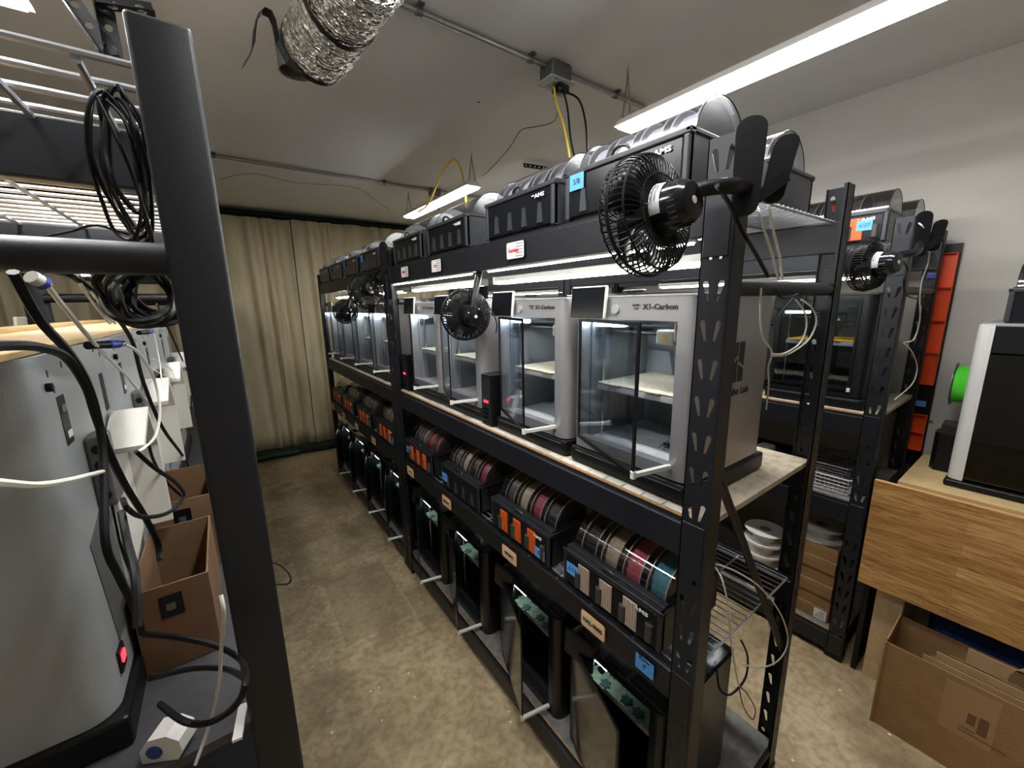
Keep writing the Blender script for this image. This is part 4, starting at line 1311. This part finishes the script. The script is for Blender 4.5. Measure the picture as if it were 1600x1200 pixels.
# stack of cardboard boxes on the lowest shelf, white spools on top
for k in range(6):
    z = .132 + k * .0665
    cb = empty('cardboard_box', (R2X + .05 + (.006 if k % 2 else 0), .082, z))
    MB().box(0, 0, 0, .21, .20, .065, .002).build('carton', 'cardboard', cb)
    MB().box(-.0006, .0, .031, 0, .20, .033).build('tape_seam', 'cardboard_dark', cb)
    if k == 0:
        lb = MB().box(-.0012, .008, .004, -.0006, .060, .058).build('shipping_label', 'paper', cb)
        mb = MB()
        for q in range(4): mb.box(-.0016, .014, .016 + q * .010, -.0012, .054 - 3 * q * .002, .019 + q * .010)
        mb.build('print_lines', 'ink', lb)
    if k == 5: MB().box(.02, -.05, .055, .19, .0, .057).build('open_flap', 'cardboard_pale', cb)
    tag(cb, ['flat cardboard box with a white label, bottom of the stack on the right rack', 'flat cardboard box second from the bottom of the stack', 'flat cardboard box third from the bottom of the stack', 'flat cardboard box fourth from the bottom of the stack',
             'flat cardboard box just under the topmost of the stack', 'flat cardboard box topmost of the stack, under the white spools'][k], 'cardboard box', 'stacked flat boxes on the right rack')


def flat_spool(x, y, z, lab, core='spoolwhite'):
    root = empty('empty_spool', (x, y, z))
    mb = MB(); R = .10
    for h in (0, .060): mb.lathe([(h, .028), (h, R), (h + .004, R), (h + .004, .028), (h, .028)], (0, 0, 0), (0, 0, 1), 32)
    mb.build('flange', 'spoolwhite', root, smooth=True)
    MB().lathe([(.004, .055), (.06, .055)], (0, 0, 0), (0, 0, 1), 24).build('core', core, root, smooth=True)
    tag(root, lab, 'spool', 'white spools lying flat on the right rack')
    return root


flat_spool(R2X + .155, .185, .5325, 'white spool lying flat on the topmost box of the stack')
a = flat_spool(R2X + .13, .43, .132, 'white spool lying flat left of the box stack, bottom one')
for k, l in ((1, 'white spool lying flat left of the box stack, second one up'), (2, 'white spool lying flat left of the box stack, third one up'), (3, 'white spool lying flat left of the box stack, fourth one up'), (4, 'white spool lying flat left of the box stack, fifth one up')):
    c = copy_tree(a, (R2X + .13, .43, .132 + k * .066)); tag(c, l, 'spool', 'white spools lying flat on the right rack')


def basket(x, y, z, lx, ly, h, mt, label, tilt=0):
    root = empty('basket', (x, y, z))
    mb = MB()
    for k in range(5):
        zz = .004 + (h - .008) * k / 4; e = .012 * k / 4; p = rrect(-e, -e, lx + e, ly + e, .02, 3)
        mb.tube([(q[0], q[1], zz) for q in p], .0022 if k < 4 else .004, 5, 1, closed=True)
    n = 11
    for k in range(n + 1):
        t = k / n
        for (x0, y0, ox, oy) in ((lx * t, 0, 0, -.012), (lx * t, ly, 0, .012), (0, ly * t, -.012, 0), (lx, ly * t, .012, 0)):
            mb.tube([(x0, y0, .004), (x0 + ox, y0 + oy, h - .004)], .0015, 4, 1)
    for k in range(n + 1): mb.box(lx * k / n - .001, 0, .002, lx * k / n + .001, ly, .005)
    mb.build('lattice', mt, root)
    tag(root, label, 'basket', 'baskets on the right rack')
    return root


basket(R2X + .06, .085, .818, .25, .20, .085, 'grid_white', 'white lattice basket on the right rack below the printers')
basket(R2X + .075, .10, .880, .24, .20, .07, 'grid_grey', 'dark grey lattice basket nested above the white one')
jg = empty('parts_bin', (R2X + .10, .42, .8175)); tag(jg, 'dark bin of small parts on the right rack beside the baskets', 'bin')
MB().box(0, 0, 0, .25, .22, .004).box(0, 0, .004, .004, .22, .09).box(.246, 0, .004, .25, .22, .09).box(.004, 0, .004, .246, .004, .09).box(.004, .216, .004, .246, .22, .09).build('bin_shell', 'darkplastic', jg)
MB().box(.02, .03, .004, .10, .10, .12, .01).build('white_part', 'offwhite', jg); MB().box(.12, .05, .004, .22, .16, .07, .01).build('grey_part', 'greybox', jg)

# dark panel between rack and bench
o = MB().box(R2X + .01, -.055, .0, R2X + .42, -.035, .93, .002).build('dark_board', 'black'); tag(o, 'tall black board standing between the right rack and the bench leg', 'board')

# orange trays on the wall side
def trays(z0, z1, cells, label, y0=-.045, y1=.03):
    root = empty('parts_tray', (2.118, 0, 0)); mb = MB(); t = .0025; dp = .03
    mb.box(-.004, y0, z0, 0, y1, z1)
    mb.box(-dp, y0, z0, 0, y0 + t, z1); mb.box(-dp, y1 - t, z0, 0, y1, z1)
    for k in range(cells + 1):
        z = z0 + (z1 - z0) * k / cells; mb.box(-dp, y0, z - t / 2, 0, y1, z + t / 2)
    mb.build('tray_body', 'orangetray', root); tag(root, label, 'parts tray', 'orange trays behind the right rack'); return root


trays(1.285, 1.935, 4, 'tall orange four-pocket tray hung upright behind the right rack, upper one')
trays(.93, 1.12, 2, 'short orange tray behind the right rack, just above the bench')
o = MB().box(2.105, -.03, 1.165, 2.110, .02, 1.195).build('blue_tag', 'bluetape'); tag(o, 'small pale blue tape tag between the two orange trays', 'tape')
o = MB().box(2.1185, -.05, .5, 2.138, .05, 1.98).build('tray_backboard', 'black'); tag(o, 'narrow black board on the wall carrying the orange trays', 'board')

# ------------------------------------------------------------------ bench, oak leaf, box, big printer, green spool
bn = empty('workbench', (1.43, -.077, 0)); tag(bn, 'pale plywood workbench on pine legs at the right edge', 'workbench')
bt = MB().box(0, -1.25, .935, .50, 0, .965, .002).build('bench_top', 'pine', bn)
MB().box(-.001, -1.25, .936, 0, 0, .964).build('front_edge', 'pine_edge', bt)
for (xx, yy) in ((-.015, -.035), (.44, -.035), (-.015, -1.2), (.44, -1.2)):
    mb = MB(); mb.box(xx, yy - .055, 0, xx + .045, yy + .035, .46, .0015); mb.box(xx, yy - .055, .461, xx + .045, yy + .035, .61, .0015); mb.box(xx, yy - .055, .611, xx + .045, yy + .035, .934, .0015)
    mb.box(xx - .001, yy - .011, 0, xx, yy - .009, .93)
    mb.build('leg', 'postpine', bn)
MB().box(.01, -1.2, .86, .03, -.1, .934).build('apron', 'postpine', bn)
ok = empty('oak_panel', (1.372, -.015, 0)); tag(ok, 'butcher-block oak panel hanging down in front of the workbench', 'wood panel')
MB().box(0, -1.3, .472, .020, 0, .962, .002).build('panel', 'oak', ok)
MB().box(.0, -1.3, .9622, .020, 0, .9634).build('top_edge', 'pine_edge', ok)
MB().box(.0205, -1.2, .930, .040, -.10, .955).build('hinge_strip', 'pine', ok)

bx = empty('cardboard_box', (1.17, -.165, 0)); tag(bx, 'large open cardboard box on the floor under the oak panel, full of flattened card', 'cardboard box')
Lx, Ly, Hb = .235, .62, .385
mb = MB(); mb.box(0, -Ly, 0, .004, 0, Hb, .001, 1); mb.box(Lx - .004, -Ly, 0, Lx, 0, Hb - .005); mb.box(.004, -.004, 0, Lx - .004, 0, Hb + .01); mb.box(.004, -Ly, 0, Lx - .004, -Ly + .004, Hb); mb.box(.004, -Ly + .004, 0, Lx - .004, -.004, .004)
mb.tube([(.001, -.001, .0), (-.003, 0, .2), (.001, -.001, Hb)], .005, 6)
mb.build('carton', 'cardboard', bx)
mb = MB(); mb.box(-.0008, -.30, .16, 0, -.17, .36); mb.build('packing_tape', 'packtape', bx)
mb = MB(); mb.box(-.0014, -.285, .205, -.0008, -.262, .275); mb.box(-.0014, -.258, .20, -.0008, -.22, .205); mb.box(-.0014, -.335, .185, -.0008, -.22, .19); mb.box(-.0014, -.255, .225, -.0008, -.235, .27)
mb.build('printed_mark', 'print_on_card', bx)
for k, (dx, h0, y0, y1) in enumerate(((.03, .39, -.10, -.60), (.05, .385, -.12, -.60), (.07, .40, -.13, -.60), (.095, .395, -.16, -.58))):
    MB().bar((dx, y0, .2), (dx + .004, y1, .2), .003, (h0 - .2) * 2 + .0, (0, 0, 1)).build('flat_card', 'cardboard_pale' if k % 2 == 0 else 'cardboard', bx)
mb = MB(); pts = [(-.20, .02), (-.20, .43), (-.30, .43)] + [(-.43 + .13 * math.cos(math.radians(a)), .38 + .11 * math.sin(math.radians(a))) for a in range(150, -10, -14)] + [(-.55, .02)]
mb.prism(pts, 0, .135, .139); cc = mb.build('rounded_card', 'cardboard_pale', bx)
MB().box(.1335, -.415, .42, .135, -.405, .455).box(.1335, -.425, .415, .135, -.400, .42).build('card_slot', 'print_on_card', cc)
bb = MB().box(1.45, -1.1, .02, 1.80, -.24, .60, .05, 3).build('storage_bag', 'bluebag', smooth=True); tag(bb, 'dark blue bag stuffed under the workbench behind the open cardboard box', 'bag')

bp = empty('printer', (1.53, -.20, .966)); tag(bp, 'large silver and black enclosed printer on the workbench, cut by the right edge', '3D printer')
W2, D2, H2 = .49, .47, .655
rr = .035
for s_ in (0, 1):
    f = (lambda y: -y) if s_ == 0 else (lambda y: -W2 + y)
    pts = [(0, f(.045)), (0, f(rr))] + [(rr + rr * math.cos(math.radians(a)), f(rr + rr * math.sin(math.radians(a)))) for a in range(180, 271, 15)] + [(D2, f(0)), (D2, f(.045))]
    pts = pts[:-2] + [(D2, f(0)), (D2, f(.012)), (.03, f(.012)), (.03, f(.045))]
    MB().prism(pts, 2, .03, H2).build('side_column', 'whitepvc', bp, smooth=True)
MB().box(-.012, -W2 - .005, 0, D2, .005, .028, .008, 3).build('base', 'black', bp, smooth=True)
MB().box(D2 - .015, -W2 + .012, .03, D2, -.012, H2).build('back_wall', 'linerblack', bp)
MB().box(.03, -W2 + .012, H2 - .012, D2 - .015, -.012, H2 + .004, .002).build('top_cover', 'greypanel', bp)
MB().box(.002, -W2 + .046, .04, .008, -.046, .545).build('glass_door', 'tintedglass', bp)
MB().box(0, -W2 + .046, .55, .014, -.046, H2 - .004, .002).build('header', 'blackgloss', bp)
mb = MB(); mb.box(.06, -W2 + .03, .30, D2 - .04, -.03, .31); mb.build('heated_bed', 'bed', bp)
mb = MB(); mb.box(.12, -W2 + .02, .42, .15, -.02, .45); mb.box(.10, -.30, .36, .18, -.18, .46, .01); mb.build('gantry', 'darkplastic', bp)
MB().box(.03, -W2 + .04, .032, D2 - .03, -.04, .04).build('chamber_floor', 'liner', bp)
fd = feeder('smoke_dark', None, lettering=False, latch=False)
put_feeder(fd, (1.60, -.255 - AW, 1.626), 'dark domed feeder on top of the large workbench printer', 'feeder on the workbench printer')

gs = spool('greenfil', 'flange', 'flange'); gs.location = (1.89, -.205 + .01, 1.335); gs.rotation_euler = (0, 0, 0)
gs.location = (1.88, -.196, 1.335)
tag(gs, 'bright green filament spool hung on the side of the workbench printer', 'filament spool')
hl = empty('waste_bin', (1.70, -.192, .966)); tag(hl, 'small black faceted bin on the bench beside the workbench printer', 'bin')
MB().prism([(0, 0), (.12, 0), (.12, .055), (.09, .068), (.03, .068), (0, .05)], 2, 0, .17).build('bin_body', 'black', hl)
MB().prism([(0, 0), (.12, 0), (.12, .055), (.0, .05)], 2, .1701, .21).build('bin_lip', 'darkplastic', hl)

# ------------------------------------------------------------------ left rack contents
LPX = -1.0 - PD
zL = 1.175
KZ = 1.11
bk = printer('printer', 'back', back=True, dooropen=0, interior=False)
for ch in list(bk.children):
    if ch.name.split('.')[0] in ('top_glass', 'lid_clip', 'top_frame'): bpy.data.objects.remove(ch)
G3 = 'printers on the left rack seen from behind'
tag(bk, 'silver printer on the left rack nearest the camera, back panel and red switch showing', '3D printer', G3); bk.location = (LPX, .295, zL); bk.scale = (1, 1, KZ)
for k, l in ((1, 'silver printer on the left rack, second from the near end, seen from behind'), (2, 'silver printer on the left rack, third from the near end, partly behind the post'), (3, 'silver printer on the left rack, fourth from the near end, mostly behind the post')):
    c = copy_tree(bk, (LPX, .295 + .405 * k, zL)); tag(c, l, '3D printer', G3)
for k in range(4):
    c = copy_tree(pl, (LPX - .005, .289 + .405 * k, 1.1255)); tag(c, 'low black plinth under the ' + ('nearest', 'second', 'third', 'fourth')[k] + ' left printer', 'plinth', 'plinths on the left rack')
# plywood sheets lying on the printers
zT2 = zL + (PH - .003) * KZ
for k, (a, b_, l) in enumerate(((.22, 1.28, 'raw plywood sheet lying on top of the nearest left printers'), (1.285, 2.1, 'plywood sheet on the farther left printers'))):
    o = MB().box(LPX + .02, a, zT2, LPX + PD - .006, b_, zT2 + .008, .001, 1).build('plywood_sheet', 'pine'); tag(o, l, 'plywood sheet', 'plywood on the left printers')
for x0, x1, y0, y1, l in ((.02, .06, .5, 1.2, 'narrow pine strip at the rear of the plywood over the left printers'), (.16, .20, .9, 1.9, 'narrow pine strip across the middle of the plywood over the left printers')):
    o = MB().box(LPX + x0, y0, zT2 + .0082, LPX + x1, y1, zT2 + .018, .001, 1).build('wood_strip', 'pine'); tag(o, l, 'wood strip')


def open_carton(x, y, z, lx, ly, h, label, mt='cardboard'):
    root = empty('cardboard_box', (x, y, z)); t = .003
    mb = MB(); mb.box(0, 0, 0, t, ly, h); mb.box(lx - t, 0, 0, lx, ly, h); mb.box(t, 0, 0, lx - t, t, h); mb.box(t, ly - t, 0, lx - t, ly, h); mb.box(t, t, 0, lx - t, ly - t, t)
    mb.build('carton', mt, root)
    MB().box(lx * .32, -.0008, h * .62, lx * .62, 0, h * .88).build('sticker', 'black', root)
    MB().box(lx * .4, -.0014, h * .70, lx * .52, -.0008, h * .78).build('sticker_print', 'greybox', root)
    tag(root, label, 'cardboard box', 'small open boxes on the left rack')
    return root


open_carton(-.990, .415, 1.1265, .102, .24, .155, 'small open cardboard box on the left rack shelf behind the post, nearer one', 'cardboard_dark')  # both cartons take darker card, the shelf's shade put into their colour
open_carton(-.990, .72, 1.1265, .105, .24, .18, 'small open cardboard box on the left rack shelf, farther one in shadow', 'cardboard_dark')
cr = empty('tape_roll', (-.968, .265, 1.1265), -.5); tag(cr, 'white plastic tape dispenser on the left rack shelf near the floor cables', 'tape dispenser')
mb = MB(); mb.prism([(.0, .0), (.045, 0), (.052, .012), (.05, .030), (.035, .040), (.012, .036), (0, .02)], 1, -.02, .012)
mb.build('shell', 'whiteplastic', cr, smooth=False)
MB().cyl((.018, -.0215, .017), (.018, -.0195, .017), .010, 16).build('label_dot', 'ptfe_bluecollar', cr)
o = MB().bar((-.872, .205, 1.1285), (-.862, .262, 1.1285), .012, .004).build('cable_tag', 'whiteplastic'); tag(o, 'small white plastic clip lying at the foot of the foreground post', 'clip')

# left cables
X = -.945
def L(*pts, x=X): return [at(px, py, 0, xx if (xx := (p3[0] if p3 else x)) else x) for (px, py, *p3) in pts]


GC = 'black power cables over the left printers'
cable('power_cable', L((-40, 545, -.93), (0, 540), (60, 542), (105, 560), (135, 605), (150, 650), (172, 710), (200, 765), (228, 810), (247, 850), (250, 875)), .0042, 'rubber', 'thick black cable sweeping over the nearest left printer back', group=GC)
cable('power_cable', L((20, 425), (62, 500), (105, 548), (132, 590), (150, 640), (160, 700), (162, 760), (165, 850), (185, 900), (212, 955), (222, 990)), .0040, 'rubber', 'thick black cable dropping along the nearest left printer to its inlet', group=GC)
cable('power_cable', L((110, 430, -.95), (160, 470, -.95), (205, 530, -.95), (225, 600, -.95), (255, 670, -.95), (290, 720, -.95), (310, 770, -.95)), .0034, 'rubber', 'thin black cable crossing the second left printer', group=GC)
cable('power_cable', L((245, 475, -.96), (275, 540, -.96), (295, 590, -.96), (300, 640, -.96)), .003, 'rubber', 'thin black cable over the third left printer beside the post', group=GC)
cable('power_cable', L((212, 705, -.93), (240, 730, -.92), (275, 755, -.91), (287, 775, -.91), (265, 800, -.92), (225, 808, -.93), (200, 795, -.93), (192, 780, -.94)), .0030, 'rubber', 'black loop of cable in front of the white hood', group=GC)
cable('power_cable', L((190, 800, -.94), (200, 850, -.93), (212, 900, -.92), (215, 980, -.92)), .0040, 'rubber', 'black cable running down beside the open cardboard box', group=GC)
cable('power_cable', L((225, 990, -.93), (290, 998, -.90), (340, 1010, -.87), (375, 1030, -.85), (384, 1060, -.84), (370, 1100, -.85), (330, 1128, -.88), (290, 1128, -.90), (250, 1100, -.93)), .0034, 'rubber', 'black cable looped on the shelf at the foot of the left printers', group=GC)
cable('power_cable', L((235, 1060, -.93), (300, 1045, -.90), (350, 1045, -.87), (385, 1060, -.84)), .0034, 'rubber', 'black cable lying flat across the left shelf', group=GC)
cable('power_cable', L((232, 690, -.95), (240, 720, -.95), (262, 755, -.95), (300, 790, -.94), (330, 820, -.93)), .0026, 'rubber', 'thin black lead running behind the white hood to the post', group=GC)
cable('power_cable', [at(424, 878, 0, -.79), at(440, 885, 0, -.775), at(453, 900, 0, -.77), at(450, 912, 0, -.775), at(430, 913, 0, -.79)], .0016, 'rubber', 'small black cable loop poking past the foreground post over the floor', group=GC)
GP = 'white feed tubes on the left rack'
cable('feed_tube', L((-30, 752, -.90), (0, 755, -.91), (60, 758, -.92), (110, 750, -.93), (160, 737, -.945)), .0024, 'ptfe', 'white feed tube entering from the left edge across the nearest printer', group=GP)
cable('feed_tube', L((66, 435, -.93), (110, 492, -.94), (160, 550, -.95), (200, 590, -.96), (228, 625, -.96), (241, 637, -.965)), .0024, 'ptfe', 'cream feed tube slanting down to the printer socket', group=GP)
cable('feed_tube', L((190, 538, -.93), (215, 550, -.93), (240, 590, -.93), (250, 640, -.93), (243, 680, -.94), (225, 700, -.945), (212, 707, -.95)), .0024, 'ptfe', 'white feed tube bowing out from the blue collar connector', group=GP)
cable('feed_tube', L((116, 428, -.95), (140, 465, -.95), (172, 505, -.96)), .0020, 'ptfe', 'short white feed tube ending on the plywood, left of a pair', group=GP)
cable('feed_tube', L((122, 428, -.95), (150, 465, -.95), (180, 505, -.96)), .0020, 'ptfe', 'short white feed tube ending on the plywood, right of a pair', group=GP)
cable('feed_tube', L((240, 520, -.96), (250, 570, -.96), (254, 615, -.96)), .0018, 'ptfe', 'white feed tube hanging over the third left printer', group=GP)
cable('feed_tube', L((238, 560, -.965), (258, 570, -.965), (276, 585, -.965)), .0016, 'ptfe', 'thin white tube to the third printer socket, upper', group=GP)
cable('feed_tube', L((240, 577, -.965), (258, 588, -.965), (277, 593, -.965)), .0016, 'ptfe', 'thin white tube to the third printer socket, lower', group=GP)
cable('feed_tube', [at(345, 930, 0, -.85), at(350, 960, 0, -.85), at(346, 1010, 0, -.86), at(342, 1070, 0, -.87), at(328, 1130, 0, -.89), at(305, 1195, 0, -.91)], .0020, 'ptfe', 'white cable running over the left shelf toward the camera', group=GP)


def connector(p, q, label, body='black'):
    root = empty('tube_connector', p); d = Vector(q) - Vector(p)
    MB().cyl((0, 0, 0), d * .55, .0052, 10).build('sleeve', body, root, smooth=True)
    MB().cyl(d * .55, d * .85, .0058, 10).build('collar', 'ptfe_bluecollar', root, smooth=True)
    MB().cyl(d * .85, d, .0045, 10).build('nozzle', 'chrome', root, smooth=True)
    tag(root, label, 'connector', 'tube connectors on the left rack')


connector(at(137, 540, 0, -.955), at(192, 537, 0, -.93), 'black tube connector with a blue collar on the nearest left printer')
connector(at(217, 520, 0, -.965), at(238, 518, 0, -.955), 'black tube connector with a blue collar on the second left printer')
connector(at(48, 432, 0, -.93), at(72, 445, 0, -.925), 'clear tube connector under the tube rail at left', 'offwhite')

# coils


def coil(name, c, w, h, n, r, label, depth=.05, mt='rubber', seedv=1):
    rnd = random.Random(seedv); mb = MB(); c = Vector(c)
    for k in range(n):
        ww = w * rnd.uniform(.75, 1.05); hh = h * rnd.uniform(.85, 1.03); off = Vector((rnd.uniform(-1, 1) * depth * .2, rnd.uniform(-.5, .5) * depth, (h - hh) * .9))
        pts = [c + off + Vector((ww / 2 * math.sin(2 * PI * q / 12) + .004 * rnd.uniform(-1, 1), depth * .25 * math.sin(4 * PI * q / 12 + k), hh / 2 * math.cos(2 * PI * q / 12))) for q in range(12)]
        mb.tube(pts, r, 6, 4, closed=True)
    o = mb.build(name, mt, smooth=True); tag(o, label, 'cable coil', 'coiled black cables on the left rack'); return o


coil('cable_coil', at(195, 265, 1, .33), .040, .165, 7, .0022, 'long bundle of thin black cables hanging from the wire shelf at left', .04, seedv=2)
coil('cable_coil', at(240, 462, 1, .40), .082, .080, 13, .0036, 'tangled coil of black cables under the tube rail beside the post', .09, seedv=5)
cable('hanging_lead', [at(150, 150, 1, .30), at(175, 200, 1, .30), at(205, 270, 1, .30), at(232, 350, 1, .30), at(240, 380, 1, .30)], .0018, 'rubber', 'thin black lead running from the wire shelf down beside the post', group='leads beside the foreground post')
cable('hanging_lead', [at(165, 155, 1, .31), at(195, 190, 1, .31), at(215, 260, 1, .31), at(228, 330, 1, .31), at(236, 380, 1, .31)], .0018, 'rubber', 'second thin black lead beside the foreground post', group='leads beside the foreground post')
cable('shelf_cable', [at(60, 372, 1, .9), at(110, 362, 1, .9), at(150, 352, 1, .9), at(200, 366, 1, .9), at(240, 372, 1, .9)], .003, 'rubber', 'grey cable lying in a wave behind the tube rail', group='leads beside the foreground post')
# cardboard sheet on the wire shelf
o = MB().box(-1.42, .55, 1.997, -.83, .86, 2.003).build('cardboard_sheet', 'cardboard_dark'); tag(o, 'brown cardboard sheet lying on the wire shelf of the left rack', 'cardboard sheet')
wt = strip(-1.20, .95, 1.75, 1.86, 'warm glowing tube under the wire shelf of the left rack, cut by the left edge', 'strip_dim', 'warm tube on the left rack')
w2 = strip(-1.23, .42, .80, 1.90, 'short amber glowing tube at the left edge above the tube rail', 'warm_tube', 'warm tube on the left rack')

# ------------------------------------------------------------------ feed tubes and cords at the near end of the centre rack
GQ = 'white feed tubes at the near end of the centre rack'
yq = .03
cable('feed_tube', [at(1178, 292, 1, .08), at(1190, 298, 1, .02), at(1200, 320, 1, -.02), at(1208, 360, 1, -.02), at(1218, 400, 1, -.02), at(1222, 436, 1, -.005)], .0026, 'ptfe', 'white feed tube arching over the wire shelf edge, right one of two', group=GQ)
cable('feed_tube', [at(1176, 310, 1, .08), at(1186, 330, 1, -.01), at(1196, 365, 1, -.02), at(1207, 400, 1, -.02), at(1216, 436, 1, -.005)], .0026, 'ptfe', 'white feed tube arching over the wire shelf edge, left one of two', group=GQ)
cable('feed_tube', [at(1189, 450, 1, .0), at(1188, 500, 1, .0), at(1193, 530, 1, .0), at(1206, 550, 1, .0), at(1200, 575, 1, .03), at(1201, 600, 1, .05), at(1197, 640, 1, .07)], .0022, 'ptfe', 'white feed tube running down the end of the nearest silver printer', group=GQ)
cable('feed_tube', [at(1205, 553, 1, .0), at(1225, 552, 1, .0), at(1248, 538, 1, .0), at(1259, 515, 1, .0), at(1258, 490, 1, .0), at(1243, 468, 1, .0)], .0022, 'ptfe', 'white looped feed tube tied under the end rail, inner loop', group=GQ)
cable('feed_tube', [at(1205, 556, 1, .005), at(1232, 553, 1, .0), at(1262, 532, 1, .0), at(1275, 505, 1, .0), at(1270, 483, 1, .0), at(1252, 468, 1, .0)], .0022, 'ptfe', 'white looped feed tube tied under the end rail, outer loop', group=GQ)
cable('zip_tie', [at(1206, 508, 1, -.005), at(1222, 485, 1, -.005), at(1238, 466, 1, -.005)], .0032, 'rubber', 'black strap slanting to the tied feed tubes under the end rail', 'strap', 'black ties at the near end')
cable('zip_tie', [at(1213, 453, 1, .0), at(1222, 465, 1, .0), at(1238, 463, 1, .0), at(1246, 460, 1, .0)], .0028, 'rubber', 'black tie bundle holding the feed tubes', 'strap', 'black ties at the near end')
cable('fan_cord', [at(1120, 290, 1, -.03), at(1140, 320, 1, -.02), at(1160, 360, 1, -.02), at(1180, 395, 1, -.01), at(1200, 432, 1, .0)], .0040, 'rubber', 'black cord from the large fan to the end rail', group='fan cords')
cable('fan_cord', [at(752, 470, 0, .0), at(768, 485, 0, .01), at(776, 505, 0, .02), at(775, 520, 0, .03)], .0022, 'rubber', 'thin black cord from the hanging fan down the third printer', group='fan cords')
cable('fan_cord', [at(588, 445, 0, -.02), at(598, 475, 0, -.01), at(610, 510, 0, -.01), at(624, 540, 0, .0)], .0028, 'rubber', 'black cord crossing the middle post', group='fan cords')
cable('fan_cord', [at(1405, 400, 1, -.03), at(1418, 420, 1, -.03), at(1412, 440, 1, -.03), at(1418, 462, 1, -.03), at(1440, 470, 1, -.02), at(1450, 490, 1, -.01)], .0030, 'rubber', 'black cord curling beside the right rack post', group='fan cords')
cable('feed_tube', [at(1420, 345, 1, .03), at(1440, 352, 1, -.02), at(1452, 380, 1, -.03), at(1450, 410, 1, -.03), at(1440, 440, 1, -.03), at(1437, 470, 1, -.03), at(1437, 500, 1, -.03), at(1428, 530, 1, -.02), at(1411, 535, 1, -.01)], .0026, 'ptfe', 'white feed tube bowing out beside the right rack post, upper', group='white feed tubes on the right rack')
cable('feed_tube', [at(1411, 535, 1, -.01), at(1425, 550, 1, -.03), at(1433, 575, 1, -.03), at(1425, 600, 1, -.03), at(1398, 624, 1, -.01)], .0024, 'ptfe', 'white feed tube bowing out beside the right rack post, lower', group='white feed tubes on the right rack')
o = MB().box(R2X + .30, -.035, 1.805, R2X + .33, -.01, 1.83, .004).build('tube_collar', 'ptfe_bluecollar'); tag(o, 'blue collar joining the feed tubes beside the right rack post', 'connector')
GR = 'loose cables by the lowest printers at the near end'
cable('loose_cable', [at(1114, 882, 1, .02), at(1128, 905, 1, -.02), at(1138, 950, 1, -.03), at(1142, 1000, 1, -.03), at(1150, 1050, 1, -.03), at(1155, 1072, 1, -.03)], .0022, 'ptfe', 'grey tube hanging from the feeder shelf to a tie', group=GR)
cable('loose_cable', [at(1114, 880, 1, .02), at(1150, 893, 1, .0), at(1190, 920, 1, -.02), at(1220, 960, 1, -.02), at(1231, 1000, 1, -.02), at(1218, 1030, 1, -.02), at(1190, 1043, 1, -.02), at(1160, 1038, 1, -.01)], .0022, 'ptfe', 'grey tube sweeping in a wide arc past the rear post', group=GR)
cable('loose_cable', [at(1158, 1000, 1, .03), at(1168, 1025, 1, .0), at(1166, 1055, 1, -.02), at(1154, 1075, 1, -.03), at(1138, 1086, 1, -.02), at(1124, 1075, 1, .0), at(1120, 1045, 1, .05)], .0028, 'rubber', 'black cable looped and tied behind the lowest printer', group=GR)
cable('loose_cable', [at(1155, 1076, 1, -.03), at(1162, 1105, 1, -.03), at(1176, 1124, 1, -.03), at(1180, 1108, 1, -.03), at(1168, 1085, 1, -.03), at(1157, 1074, 1, -.03)], .0016, 'cardboard_dark', 'thin brown loop of string hanging under the tie', group=GR)
